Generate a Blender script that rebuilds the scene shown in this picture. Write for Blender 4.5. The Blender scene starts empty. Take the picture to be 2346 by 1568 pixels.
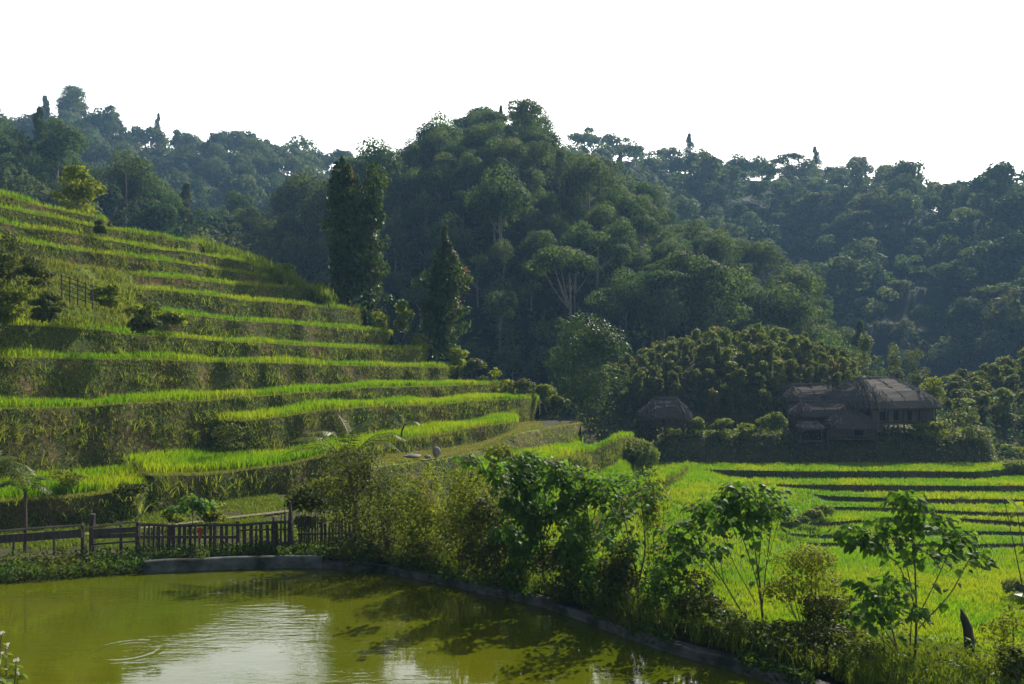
import bpy, math, random
import numpy as np
R = np.random.default_rng(7)
SC = bpy.context.scene
COL = SC.collection
F_, XC, YH = 2032.0, 1173.0, 845.0          # focal length, centre column and eye-level row of a 2346 px wide picture
rad = math.radians

# ------------------------------------------------------------------ camera, sky, sun, exposure
cam_d = bpy.data.cameras.new('camera'); cam = bpy.data.objects.new('camera', cam_d); COL.objects.link(cam)
cam_d.sensor_width = 36.0; cam_d.lens = 36.0*F_/2346.0; cam_d.shift_y = 61.0/2346.0
cam_d.clip_start = 0.3; cam_d.clip_end = 3000
cam.rotation_euler = (rad(90), 0, 0); cam.location = (0, 0, 0)
SC.camera = cam
SUN_EL, SUN_AZ = 38.0, 32.0                   # azimuth measured from straight ahead (+Y) towards +X
W = bpy.data.worlds.new('World'); SC.world = W; W.use_nodes = True
nt = W.node_tree; nt.nodes.clear()
sky = nt.nodes.new('ShaderNodeTexSky'); sky.sky_type = 'NISHITA'; sky.sun_disc = False
sky.sun_elevation = rad(SUN_EL); sky.sun_rotation = rad(SUN_AZ)
sky.air_density = 1.0; sky.dust_density = 5.0; sky.ozone_density = 1.0
def wmath(op, a, b=None):
    n = nt.nodes.new('ShaderNodeMath'); n.operation = op
    for i, v in enumerate((a, b)):
        if v is None: continue
        if isinstance(v, (int, float)): n.inputs[i].default_value = v
        else: nt.links.new(v, n.inputs[i])
    return n.outputs[0]
# white glow of the humid air: a band above the horizon, brightest on the sun's side
wtc = nt.nodes.new('ShaderNodeTexCoord'); dot = nt.nodes.new('ShaderNodeVectorMath'); dot.operation = 'DOT_PRODUCT'
dot.inputs[1].default_value = (math.sin(rad(25)), math.cos(rad(25)), 0)
nt.links.new(wtc.outputs['Generated'], dot.inputs[0])
sxyz = nt.nodes.new('ShaderNodeSeparateXYZ'); nt.links.new(wtc.outputs['Generated'], sxyz.inputs[0])
zz_ = wmath('MULTIPLY', sxyz.outputs['Z'], 1/.36)
band = wmath('POWER', 2.71828, wmath('MULTIPLY', wmath('MULTIPLY', zz_, zz_), -1.0))
side = wmath('MAXIMUM', wmath('ADD', wmath('MULTIPLY', dot.outputs['Value'], .5), .5), .0)
glow = wmath('MULTIPLY', band, side)
bg = nt.nodes.new('ShaderNodeBackground'); bg.inputs['Strength'].default_value = 0.035
bg2 = nt.nodes.new('ShaderNodeBackground'); bg2.inputs['Color'].default_value = (1.0, .99, .96, 1)
nt.links.new(wmath('MULTIPLY', glow, 2.7), bg2.inputs['Strength'])
ads = nt.nodes.new('ShaderNodeAddShader'); nt.links.new(bg.outputs[0], ads.inputs[0]); nt.links.new(bg2.outputs[0], ads.inputs[1])
wo = nt.nodes.new('ShaderNodeOutputWorld')
nt.links.new(sky.outputs[0], bg.inputs[0]); nt.links.new(ads.outputs[0], wo.inputs[0])
sd = bpy.data.lights.new('sun', 'SUN'); sd.energy = 5.0; sd.angle = rad(0.5); sd.color = (1.0, 0.93, 0.80)
so = bpy.data.objects.new('sun', sd); COL.objects.link(so); so.location = (60, 60, 80)
so.rotation_euler = (rad(90-SUN_EL), 0, rad(180-SUN_AZ))
SC.view_settings.view_transform = 'Standard'; SC.view_settings.look = 'None'
SC.view_settings.exposure = 0.78; SC.view_settings.gamma = 1.0
SC.render.engine = 'CYCLES'
SC.cycles.max_bounces = 6; SC.cycles.diffuse_bounces = 3; SC.cycles.glossy_bounces = 2
SC.cycles.transmission_bounces = 3; SC.cycles.volume_bounces = 0; SC.cycles.transparent_max_bounces = 4
SC.cycles.use_denoising = True

# ------------------------------------------------------------------ helpers
def P(px, py, D):
    return np.array([(px-XC)/F_*D, D, (YH-py)/F_*D])
def sm(x, a, b):
    t = np.clip((np.asarray(x, float)-a)/(b-a), 0, 1); return t*t*(3-2*t)
def unit(v):
    v = np.asarray(v, float); return v/np.maximum(np.linalg.norm(v, axis=-1, keepdims=True), 1e-9)
def vn(x, y, s=1.0, seed=0):
    r = np.random.default_rng(1000+seed); o = np.zeros_like(np.asarray(x, float)+np.asarray(y, float))
    for k in range(6):
        a, f, p = r.uniform(0, 6.283), s*r.uniform(.6, 2.2), r.uniform(0, 6.283)
        o = o + np.sin((x*math.cos(a)+y*math.sin(a))*f+p)*(1/(1+.35*k))
    return o/3.2

class MB:
    """collects quads and triangles of one mesh"""
    def __init__(s): s.V=[]; s.Q=[]; s.T=[]; s.qt=[]; s.tt=[]; s.qm=[]; s.tm=[]; s.n=0
    def add(s, V, Q=None, T=None, tone=None, m=0):
        V = np.asarray(V, float).reshape(-1, 3)
        for F, L, tl, ml in ((Q, s.Q, s.qt, s.qm), (T, s.T, s.tt, s.tm)):
            if F is None or len(F) == 0: continue
            F = np.asarray(F, int); L.append(F+s.n)
            t = np.full(len(F), .5) if tone is None else np.broadcast_to(np.asarray(tone, float), (len(F),))
            tl.append(t); ml.append(np.full(len(F), m, int) if np.isscalar(m) else np.asarray(m, int))
        s.V.append(V); s.n += len(V); return s
    def mesh(s, name, mats, smooth=False):
        me = bpy.data.meshes.new(name)
        V = np.concatenate(s.V) if s.V else np.zeros((0, 3))
        Q = np.concatenate(s.Q) if s.Q else np.zeros((0, 4), int); T = np.concatenate(s.T) if s.T else np.zeros((0, 3), int)
        nq, ntq = len(Q), len(T)
        me.vertices.add(len(V)); me.vertices.foreach_set('co', V.astype(np.float32).ravel())
        me.loops.add(nq*4+ntq*3); me.loops.foreach_set('vertex_index', np.concatenate([Q.ravel(), T.ravel()]).astype(np.int32))
        me.polygons.add(nq+ntq)
        me.polygons.foreach_set('loop_start', np.concatenate([np.arange(nq)*4, nq*4+np.arange(ntq)*3]).astype(np.int32))
        tone = np.concatenate((s.qt or [np.zeros(0)])+(s.tt or [np.zeros(0)])).astype(np.float32)
        mi = np.concatenate((s.qm or [np.zeros(0, int)])+(s.tm or [np.zeros(0, int)])).astype(np.int32)
        me.polygons.foreach_set('material_index', mi)
        me.polygons.foreach_set('use_smooth', np.full(nq+ntq, smooth))
        at = me.attributes.new('tone', 'FLOAT', 'FACE'); at.data.foreach_set('value', tone)
        for m in (mats if isinstance(mats, (list, tuple)) else [mats]): me.materials.append(m)
        me.update(calc_edges=True)
        return me
    def obj(s, name, mats, parent=None, smooth=False, loc=None):
        o = bpy.data.objects.new(name, s.mesh(name, mats, smooth)); COL.objects.link(o)
        if loc is not None: o.location = loc
        if parent is not None: o.parent = parent
        return o
def tag(o, label=None, cat=None, group=None, kind=None):
    if label: o['label'] = label
    if cat: o['category'] = cat
    if group: o['group'] = group
    if kind: o['kind'] = kind
    return o
def thing(name, label, cat, loc=(0, 0, 0), rz=0, group=None):
    o = bpy.data.objects.new(name, None); COL.objects.link(o); o.location = loc; o.rotation_euler = (0, 0, rz)
    o.empty_display_size = .2
    return tag(o, label, cat, group)
def place(o, loc, rz=0, sc=1.0):
    o.location = loc; o.rotation_euler = (0, 0, rz); o.scale = (sc, sc, sc) if np.isscalar(sc) else sc
def dup(root, label=None, group=None):
    r = root.copy(); COL.objects.link(r)
    if label: r['label'] = label
    if group: r['group'] = group
    for ch in root.children:
        c = ch.copy(); COL.objects.link(c); c.parent = r
        for g in ch.children:
            d = g.copy(); COL.objects.link(d); d.parent = c
    return r

def tube(mb, pts, rads, n=6, m=0, tone=.5, cap=True):
    pts = np.asarray(pts, float); k = len(pts); rads = np.broadcast_to(np.asarray(rads, float), (k,))
    t = unit(np.gradient(pts, axis=0)); ref = np.array([0.31, 0.9, 0.2])
    a = unit(np.cross(t, ref)); b = np.cross(t, a)
    th = np.linspace(0, 2*np.pi, n, endpoint=False)
    V = pts[:, None]+rads[:, None, None]*(np.cos(th)[None, :, None]*a[:, None]+np.sin(th)[None, :, None]*b[:, None])
    i = np.arange(k-1)[:, None]*n; j = np.arange(n)[None]; j2 = (j+1) % n
    Q = np.stack([i+j, i+j2, i+n+j2, i+n+j], -1).reshape(-1, 4)
    V = V.reshape(-1, 3); T = None
    if cap:
        V = np.vstack([V, pts[0], pts[-1]]); jj = np.arange(n); j2 = (jj+1) % n
        T = np.vstack([np.stack([j2, jj, np.full(n, k*n)], -1), np.stack([(k-1)*n+jj, (k-1)*n+j2, np.full(n, k*n+1)], -1)])
    mb.add(V, Q, T, tone, m)
def curve(a, b, bend=(0, 0, 0), n=6):
    t = np.linspace(0, 1, n)[:, None]; a = np.asarray(a, float); b = np.asarray(b, float)
    return a+(b-a)*t+np.asarray(bend, float)*(4*t*(1-t))
def box(mb, c, s, rz=0, m=0, tone=.5, tilt=0):
    x, y, z = np.asarray(s, float)/2
    V = np.array([[-x,-y,-z],[x,-y,-z],[x,y,-z],[-x,y,-z],[-x,-y,z],[x,-y,z],[x,y,z],[-x,y,z]])
    if tilt: V[:, 0] += V[:, 2]*tilt
    cr, sr = math.cos(rz), math.sin(rz); V = V@np.array([[cr, sr, 0], [-sr, cr, 0], [0, 0, 1]])+np.asarray(c, float)
    mb.add(V, [[0,3,2,1],[4,5,6,7],[0,1,5,4],[1,2,6,5],[2,3,7,6],[3,0,4,7]], None, tone, m)
def diamonds(mb, C, N, L, wr=.5, m=0, tone=None, axis=None, rng=R, cup=.12):
    """leaf-shaped faces at C facing N, long axis random in the plane (or along AXIS)"""
    C = np.asarray(C, float); N = unit(N); k = len(C)
    if k == 0: return
    ax = rng.normal(size=(k, 3)) if axis is None else np.asarray(axis, float)
    ax = unit(ax-N*np.sum(ax*N, -1, keepdims=True)); sd_ = np.cross(N, ax)
    L = np.broadcast_to(np.asarray(L, float), (k,))[:, None]; Wd = L*wr*.5
    V = np.stack([C-ax*L*.5, C+sd_*Wd-N*L*cup, C+ax*L*.5-N*L*cup*.6, C-sd_*Wd-N*L*cup], 1).reshape(-1, 3)
    Q = np.arange(k*4).reshape(-1, 4)
    mb.add(V, Q, None, rng.uniform(0, 1, k) if tone is None else tone, m)
HEART_V = np.array([[0,0,0],[0,.5,.05],[0,1.02,-.2],[-.36,-.06,-.05],[-.47,.3,-.12],[-.26,.72,-.16],[.36,-.06,-.05],[.47,.3,-.12],[.26,.72,-.16]])
HEART_T = np.array([[0,1,4],[0,4,3],[1,5,4],[1,2,5],[0,7,1],[0,6,7],[1,7,8],[1,8,2]])
def hearts(mb, C, axis, N, L, m=0, rng=R, tone=None):
    C = np.asarray(C, float); k = len(C); y = unit(axis); N = np.asarray(N, float)
    z = unit(N-y*np.sum(N*y, -1, keepdims=True)); x = np.cross(y, z)
    L = np.broadcast_to(np.asarray(L, float), (k,))
    T = HEART_V[None]*L[:, None, None]
    V = C[:, None]+T[..., 0:1]*x[:, None]+T[..., 1:2]*y[:, None]+T[..., 2:3]*z[:, None]
    Fc = (HEART_T[None]+(np.arange(k)*9)[:, None, None]).reshape(-1, 3)
    t = rng.uniform(0, 1, k) if tone is None else tone
    mb.add(V.reshape(-1, 3), None, Fc, np.repeat(t, 8), m)
def blades(mb, C, h, w, lean=.35, m=0, tone=None, rng=R, per=4, spread=.06):
    C = np.repeat(np.asarray(C, float), per, 0); k = len(C)
    if k == 0: return
    C = C+np.c_[rng.normal(0, spread, (k, 2)), np.zeros(k)]
    h = np.repeat(np.broadcast_to(np.asarray(h, float), (k//per,)), per)*rng.uniform(.65, 1.15, k)
    a = rng.uniform(0, 6.283, k); d = np.c_[np.cos(a), np.sin(a), np.zeros(k)]*(w/2)
    ln = np.c_[rng.normal(0, 1, (k, 2)), np.zeros(k)]*(lean*h)[:, None]
    up = np.c_[np.zeros((k, 2)), h]
    V = np.stack([C-d, C+d, C+d*.7+ln*.35+up*.62, C-d*.7+ln*.35+up*.62, C+ln+up], 1).reshape(-1, 3)
    i = np.arange(k)[:, None]*5
    tn = rng.uniform(0, 1, k) if tone is None else np.repeat(np.broadcast_to(tone, (k//per,)), per)+rng.normal(0, .15, k)
    s0 = mb.n
    mb.add(V, i+np.array([[0, 1, 2, 3]]), i+np.array([[3, 2, 4]]), np.clip(tn, 0, 1), m)
def sph(k, rng=R): return unit(rng.normal(size=(k, 3)))
def crown(mb, lobes, n, L, rng=R, up=.35, jit=.6, low=-.35, m=0, wr=.6, shell=(.7, 1.08), hang=0.):
    for lb in lobes:
        c = np.array(lb[:3]); r = np.array(lb[3:6]); k = int(n*(lb[6] if len(lb) > 6 else 1))
        d = sph(k*2, rng); d = d[(d[:, 2] > low) | (rng.uniform(size=k*2) < .25)][:k]
        p = c+d*r*rng.uniform(shell[0], shell[1], (len(d), 1))
        N = unit(d)+rng.normal(0, jit, d.shape)+np.array([0, 0, up])
        ax = None if hang == 0 else rng.normal(0, .35, d.shape)+d*.35+np.array([0, 0, -hang])
        t = np.clip(rng.uniform(0, 1)*.5+rng.uniform(0, .5, len(d)), 0, 1)
        diamonds(mb, p, N, L*rng.uniform(.6, 1.35, len(d)), wr, m, t, ax, rng)

# ------------------------------------------------------------------ materials
def newmat(name):
    m = bpy.data.materials.new(name); m.use_nodes = True; t = m.node_tree; t.nodes.clear()
    o = t.nodes.new('ShaderNodeOutputMaterial'); return m, t, o
def nd(t, kind, **kw):
    n = t.nodes.new(kind)
    for k, v in kw.items():
        if k in n.inputs: n.inputs[k].default_value = v
        else: setattr(n, k, v)
    return n
def mixc(t, f, a, b, blend='MIX'):
    n = t.nodes.new('ShaderNodeMix'); n.data_type = 'RGBA'; n.blend_type = blend
    for s, v in ((n.inputs[0], f), (n.inputs[6], a), (n.inputs[7], b)):
        if hasattr(v, 'is_linked') or hasattr(v, 'links'): t.links.new(v, s)
        elif isinstance(v, (int, float)): s.default_value = v
        else: s.default_value = (*v, 1) if len(v) == 3 else v
    return n.outputs[2]
def noise(t, scale, detail=4, rough=.6, coord='Object', sc=(1, 1, 1)):
    tc = t.nodes.new('ShaderNodeTexCoord'); mp = t.nodes.new('ShaderNodeMapping'); mp.inputs['Scale'].default_value = sc
    n = t.nodes.new('ShaderNodeTexNoise'); n.inputs['Scale'].default_value = scale
    n.inputs['Detail'].default_value = detail; n.inputs['Roughness'].default_value = rough
    t.links.new(tc.outputs[coord], mp.inputs[0]); t.links.new(mp.outputs[0], n.inputs['Vector'])
    return n.outputs['Fac']
def ramp(t, f, *stops):
    r = t.nodes.new('ShaderNodeValToRGB'); e = r.color_ramp.elements
    while len(e) < len(stops): e.new(.5)
    for i, (p, c) in enumerate(stops):
        e[i].position = p; e[i].color = (*c, 1) if not np.isscalar(c) else (c, c, c, 1)
    t.links.new(f, r.inputs[0]); return r.outputs[0]
def bump(t, f, strength=.5, dist=.1):
    b = t.nodes.new('ShaderNodeBump'); b.inputs['Strength'].default_value = strength; b.inputs['Distance'].default_value = dist
    t.links.new(f, b.inputs['Height']); return b.outputs[0]
def leafmat(name, ca, cb, trans=.4, rough=.5, spec=.3, rnd=.25, tcol=None, patch=None):
    m, t, o = newmat(name)
    at = t.nodes.new('ShaderNodeAttribute'); at.attribute_name = 'tone'
    c = mixc(t, at.outputs['Fac'], ca, cb)
    if rnd:
        oi = t.nodes.new('ShaderNodeObjectInfo')
        c = mixc(t, ramp(t, oi.outputs['Random'], (0, rnd), (1, 0.)), c, (ca[0]*1.5+.012, ca[1]*.95, ca[2]*.6))
    if patch:
        c = mixc(t, ramp(t, noise(t, patch[0], 3), (.42, 0.), (.62, 1.)), c, patch[1])
    p = t.nodes.new('ShaderNodeBsdfPrincipled'); p.inputs['Roughness'].default_value = rough
    p.inputs['Specular IOR Level'].default_value = spec*.4; t.links.new(c, p.inputs['Base Color'])
    tr = t.nodes.new('ShaderNodeBsdfTranslucent')
    tc = mixc(t, 1.0, c, tcol or (1.9, 1.7, .6), 'MULTIPLY'); t.links.new(tc, tr.inputs[0])
    mx = t.nodes.new('ShaderNodeMixShader'); mx.inputs[0].default_value = trans
    t.links.new(p.outputs[0], mx.inputs[1]); t.links.new(tr.outputs[0], mx.inputs[2]); t.links.new(mx.outputs[0], o.inputs[0])
    return m
def solid(name, stops, scale=4, sc=(1, 1, 1), rough=.85, bs=.4, bd=.05, spec=.2, detail=5, second=None):
    m, t, o = newmat(name); f = noise(t, scale, detail, .65, 'Object', sc)
    c = ramp(t, f, *stops)
    if second:
        f2 = noise(t, second[0], 4, .6); c = mixc(t, ramp(t, f2, (second[1], 0.), (second[2], 1.)), c, second[3])
    p = t.nodes.new('ShaderNodeBsdfPrincipled'); p.inputs['Roughness'].default_value = rough
    p.inputs['Specular IOR Level'].default_value = spec
    t.links.new(c, p.inputs['Base Color']); t.links.new(bump(t, f, bs, bd), p.inputs['Normal']); t.links.new(p.outputs[0], o.inputs[0])
    return m
M = {}
M['rice'] = leafmat('rice_leaf', (.068, .178, .003), (.155, .275, .004), .5, .5, .25, 0, (1.65, 1.6, .4), (.22, (.21, .27, .008)))
M['bund'] = leafmat('bund_grass', (.11, .14, .03), (.20, .21, .06), .35, .6, .2, 0)
M['weed'] = leafmat('riser_weed', (.05, .095, .012), (.20, .26, .05), .45, .6, .2, 0, None, (.35, (.13, .16, .04)))
M['grass'] = leafmat('short_grass', (.06, .115, .012), (.15, .20, .03), .4, .6, .2, 0)
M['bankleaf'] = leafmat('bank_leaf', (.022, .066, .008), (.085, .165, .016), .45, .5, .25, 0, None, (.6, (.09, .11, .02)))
M['forest'] = leafmat('forest_leaf', (.009, .028, .011), (.115, .18, .055), .44, .6, .1, .25, (1.45, 1.6, .75))
M['forest_olive'] = leafmat('olive_forest_leaf', (.014, .030, .011), (.14, .185, .06), .44, .6, .1, .2, (1.45, 1.6, .75))
M['forest_far'] = leafmat('far_forest_leaf', (.011, .028, .011), (.125, .18, .055), .44, .6, .1, 0, (1.45, 1.6, .75), (.035, (.075, .080, .03)))
M['far_olive'] = leafmat('far_olive_leaf', (.019, .033, .012), (.15, .18, .065), .44, .6, .1, 0, (1.45, 1.6, .75))
M['far_dark'] = leafmat('far_dark_leaf', (.016, .036, .013), (.06, .095, .03), .34, .6, .1, 0, (1.45, 1.6, .75))
M['vine'] = leafmat('vine_leaf', (.014, .038, .008), (.06, .105, .018), .35, .45, .25, 0)
M['vinebrown'] = leafmat('brown_vine_leaf', (.10, .065, .025), (.17, .115, .05), .4, .5, .3, 0)
M['coffee'] = leafmat('scrub_leaf', (.036, .075, .018), (.17, .22, .055), .45, .5, .25, .6)
M['coffee_brown'] = leafmat('brown_scrub_leaf', (.062, .066, .026), (.20, .19, .075), .45, .5, .25, 0, (1.6, 1.5, .8))
M['tung'] = leafmat('broad_leaf', (.036, .10, .016), (.095, .20, .028), .5, .5, .28, .1)
M['olive'] = leafmat('olive_leaf', (.07, .115, .012), (.17, .21, .028), .5, .5, .2, .12)
M['darkleaf'] = leafmat('dark_shrub_leaf', (.03, .055, .013), (.085, .115, .022), .4, .5, .3, .25)
M['bright'] = leafmat('bright_leaf', (.07, .13, .012), (.16, .21, .02), .5, .45, .35, .1)
M['fern'] = leafmat('fern_leaf', (.05, .095, .02), (.13, .16, .05), .4, .4, .4, .1)
M['bark'] = solid('bark', ((.3, (.035, .026, .018)), (.7, (.12, .095, .07))), 9, (1, 1, .25), .9, .6, .03)
M['palebark'] = solid('pale_bark', ((.3, (.10, .085, .065)), (.7, (.26, .235, .19))), 6, (1, 1, .2), .9, .4, .03)
M['twig'] = solid('twig_bark', ((.3, (.05, .045, .025)), (.7, (.14, .12, .07))), 8, (1, 1, .3), .8, .3, .01)
M['wood'] = solid('weathered_wood', ((.3, (.03, .026, .022)), (.7, (.105, .092, .078))), 10, (1, 1, .15), .85, .6, .02)
M['pole'] = solid('pale_pole', ((.3, (.10, .085, .06)), (.7, (.30, .26, .19))), 8, (.2, 1, 1), .7, .4, .02)
M['plank'] = solid('plank_wall', ((.3, (.035, .028, .023)), (.7, (.13, .105, .085))), 7, (3, 3, .15), .85, .5, .03)
M['thatch'] = leafmat('thatch_straw', (.045, .042, .039), (.165, .155, .145), .05, .9, .10, .2, (1, 1, .9))
M['room_shade'] = solid('painted_room_shade', ((.3, (.008, .007, .006)), (.7, (.015, .013, .012))), 3)  # near-black colour standing in for the unlit inside of the houses
M['clay'] = solid('pale_clay_wall', ((.3, (.16, .145, .13)), (.7, (.28, .26, .24))), 3)
M['soil'] = solid('terrace_earth', ((.28, (.045, .033, .020)), (.5, (.12, .080, .045)), (.75, (.23, .135, .075))), 1.6, (1, 1, 2.2), .95, .9, .25, .1, 7, (.28, .34, .54, (.045, .062, .016)))
M['tread'] = solid('paddy_ground', ((.3, (.05, .085, .012)), (.7, (.10, .145, .018))), 2.5, (1, 1, 1), .95, .5, .1, .1)
M['grassland'] = solid('grassy_ground', ((.3, (.055, .085, .016)), (.7, (.12, .165, .038))), 1.5, (1, 1, 1), .95, .7, .12, .1, 6)
M['ground'] = solid('ground_earth', ((.3, (.03, .035, .012)), (.7, (.075, .075, .03))), 1.2, (1, 1, 1), .95, .8, .15, .1, 6)
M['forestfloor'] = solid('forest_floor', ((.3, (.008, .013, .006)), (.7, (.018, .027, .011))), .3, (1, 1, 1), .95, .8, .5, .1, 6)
M['path'] = solid('earth_path', ((.3, (.13, .105, .06)), (.7, (.25, .205, .13))), 3, (1, 1, 1), .95, .5, .05, .1)
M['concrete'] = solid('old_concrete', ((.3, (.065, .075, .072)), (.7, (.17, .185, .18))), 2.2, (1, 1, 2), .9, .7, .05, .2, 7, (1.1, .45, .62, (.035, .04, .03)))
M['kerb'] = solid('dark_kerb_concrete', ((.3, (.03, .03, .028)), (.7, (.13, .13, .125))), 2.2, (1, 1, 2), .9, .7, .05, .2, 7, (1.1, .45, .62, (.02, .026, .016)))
M['stone'] = solid('pale_stone', ((.3, (.12, .115, .10)), (.7, (.30, .285, .25))), 5, (1, 1, 1), .9, .6, .05)
M['red'] = solid('red_cloth', ((.3, (.35, .04, .03)), (.7, (.5, .07, .05))), 6)
M['white'] = leafmat('pale_flower', (.5, .5, .45), (.7, .7, .65), .4, .5, .2, 0, (1, 1, 1))

# ------------------------------------------------------------------ the pond and the ground round it
RIM = np.array([(-900,1420),(-300,1362),(0,1341),(200,1324),(380,1311),(600,1303),(720,1302),(880,1312),(1000,1337),(1250,1394),(1500,1486),(1800,1576),(2100,1668),(2700,1850)], float)
WZ = -6.4
def rim_y(px): return np.interp(px, RIM[:, 0], RIM[:, 1])
def rim_D(px): return -WZ*F_/(rim_y(px)-YH)
def gz(px, D):
    """height of the ground between the pond and the hill or the fields"""
    px = np.asarray(px, float); D = np.asarray(D, float)
    s = sm(px, 880, 1300); Dr = rim_D(px)
    zf = -5.85+(-12.2+5.85)*s; Df = 40+(36-40)*s
    low = 1-sm(px, 300, 420)
    z0 = -6.1
    z = z0+(zf-z0)*sm((D-Dr-1)/(Df-Dr-1), 0, 1)
    return z - low*.28*(1-sm(D-Dr, .1, 1.6))
def G(px, D, dz=0.):
    return np.array([(px-XC)/F_*D, D, float(gz(px, D))+dz])
def Gy(px, py):
    """point on the ground seen at px, py"""
    Ds = np.linspace(float(rim_D(px))+.1, 48, 400); yy = YH-gz(px, Ds)*F_/Ds
    i = np.argmin(np.abs(yy-py)); return G(px, Ds[i])
def gridmesh(V, rows, cols):
    i = np.arange(rows-1)[:, None]*cols; j = np.arange(cols-1)[None]
    return np.stack([i+j, i+j+1, i+cols+j+1, i+cols+j], -1).reshape(-1, 4)
def pxof_(p_): return XC+p_[:, 0]/p_[:, 1]*F_
def colgrid(mb, pxs, Ds, zs, m=0, jit=0.):
    """one quad grid from column pixels (C), depths and heights (rows x C)"""
    X = (pxs[None]-XC)/F_*Ds
    V = np.stack([X, Ds, zs], -1); r, c = Ds.shape
    mb.add(V.reshape(-1, 3), gridmesh(V, r, c), None, .5, m); return V

# sheet that reaches far under everything
mb = MB(); n = 40; g = np.linspace(-1, 1, n)
X, Y = np.meshgrid(g*800, g*500+300); Z = -14.5+.4*vn(X, Y, .05)
mb.add(np.stack([X, Y, Z], -1).reshape(-1, 3), gridmesh(None, n, n))
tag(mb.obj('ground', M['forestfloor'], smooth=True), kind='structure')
# near ground
px = np.arange(-900, 2720, 20.); r = np.concatenate([[0, .06], np.linspace(.12, 1, 26)**1.3])
Dr = rim_D(px); De = 41.0-5*sm(px, 880, 1300)
Ds = Dr[None]+.12+(De-Dr)[None]*r[:, None]
zs = gz(px[None]+0*Ds, Ds)+.05*vn((px[None]-XC)/F_*Ds, Ds, 1.7)*np.clip(r[:, None]*6, 0, 1)
zs[0] = -7.2
mb = MB(); colgrid(mb, px, Ds, zs)
tag(mb.obj('terrain', M['ground'], smooth=True), kind='structure')
# slope below the camera, on this side of the water
mb = MB(); xs = np.linspace(-16, 16, 60); t = np.linspace(0, 1, 14)
X = np.tile(xs, (14, 1)); Y = np.tile((2.0+9.0*t)[:, None], (1, 60)); Zs = -2.6-4.6*t[:, None]+.12*vn(X, Y, 1.5)
mb.add(np.stack([X, Y-9+.0*X, Zs], -1).reshape(-1, 3)+[0, 6.0, 0], gridmesh(None, 14, 60))
tag(mb.obj('terrain', M['ground'], smooth=True), kind='structure')
# water
m, t, o = newmat('pond_water')
p = nd(t, 'ShaderNodeBsdfPrincipled'); p.inputs['Roughness'].default_value = .02; p.inputs['IOR'].default_value = 1.55
c = ramp(t, noise(t, .12, 3, .6), (.35, (.056, .077, .001)), (.65, (.080, .086, .002)))
t.links.new(c, p.inputs['Base Color'])
geo = t.nodes.new('ShaderNodeNewGeometry')
RING = P(292, 1490, 6.4*F_/(1490-YH))
vm = nd(t, 'ShaderNodeVectorMath'); vm.operation = 'DISTANCE'; vm.inputs[1].default_value = (RING[0], RING[1], WZ)
t.links.new(geo.outputs['Position'], vm.inputs[0])
def mth(op, a, b=None, c_=None):
    n = t.nodes.new('ShaderNodeMath'); n.operation = op
    for i, v in enumerate((a, b, c_)):
        if v is None: continue
        if isinstance(v, (int, float)): n.inputs[i].default_value = v
        else: t.links.new(v, n.inputs[i])
    return n.outputs[0]
d = vm.outputs['Value']
ring = mth('MULTIPLY', mth('SINE', mth('MULTIPLY', d, 24.)), mth('MULTIPLY', mth('SMOOTH_MIN', mth('MAXIMUM', mth('SUBTRACT', d, .42), 0.), mth('MAXIMUM', mth('SUBTRACT', .95, d), 0.), .05), 1.0))
rip = noise(t, 1.6, 3, .55, 'Object', (1.0, 3.2, 1)); big = noise(t, .35, 2, .5, 'Object', (1, 1, 1))
amp = ramp(t, big, (.40, .12), (.62, 1.))
h = mth('ADD', mth('MULTIPLY', mth('MULTIPLY', rip, amp), .011), mth('MULTIPLY', ring, .008))
b = nd(t, 'ShaderNodeBump'); b.inputs['Strength'].default_value = 1.0; b.inputs['Distance'].default_value = 1.0
t.links.new(h, b.inputs['Height']); t.links.new(b.outputs[0], p.inputs['Normal']); t.links.new(p.outputs[0], o.inputs[0])
M['water'] = m
wpx = np.arange(-900, 2700, 20.); wt = np.linspace(0, 1, 24); De_ = rim_D(wpx)+.12
Dw = 2.4+(De_[None]-2.4)*wt[:, None]; mb = MB(); colgrid(mb, wpx, Dw, Dw*0+WZ)
tag(mb.obj('water', M['water']), kind='structure')
# concrete pond wall following the bank
def strip_wall(pxs, top, thick, lo):
    Q = np.array([P(p_, rim_y(p_), rim_D(p_)) for p_ in pxs]); t_ = unit(np.gradient(Q[:, :2], axis=0)); nrm = np.c_[-t_[:, 1], t_[:, 0]]
    w = np.array([vn(np.array([a_/40.]), np.array([0.]), 1.)[0] for a_ in pxs])
    inn = Q[:, :2]-nrm*.02+nrm*(.05*w)[:, None]; out = Q[:, :2]+nrm*thick
    tz = top+.03*w
    prof = [np.c_[inn, tz*0+lo], np.c_[inn+nrm*.03, tz-.03], np.c_[inn+nrm*.07, tz], np.c_[out-nrm*.05, tz-.005], np.c_[out, tz-.06], np.c_[out, tz*0+lo]]
    V = np.stack(prof, 0); mbw = MB(); mbw.add(V.reshape(-1, 3), gridmesh(None, len(prof), len(pxs))[:, ::-1]); return mbw
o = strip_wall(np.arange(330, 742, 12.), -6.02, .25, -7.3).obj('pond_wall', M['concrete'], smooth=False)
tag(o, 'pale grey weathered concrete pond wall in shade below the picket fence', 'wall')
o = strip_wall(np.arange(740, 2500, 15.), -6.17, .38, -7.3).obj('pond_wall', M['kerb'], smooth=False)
tag(o, 'long dark concrete kerb running diagonally between pond water and weedy bank', 'wall')

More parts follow.
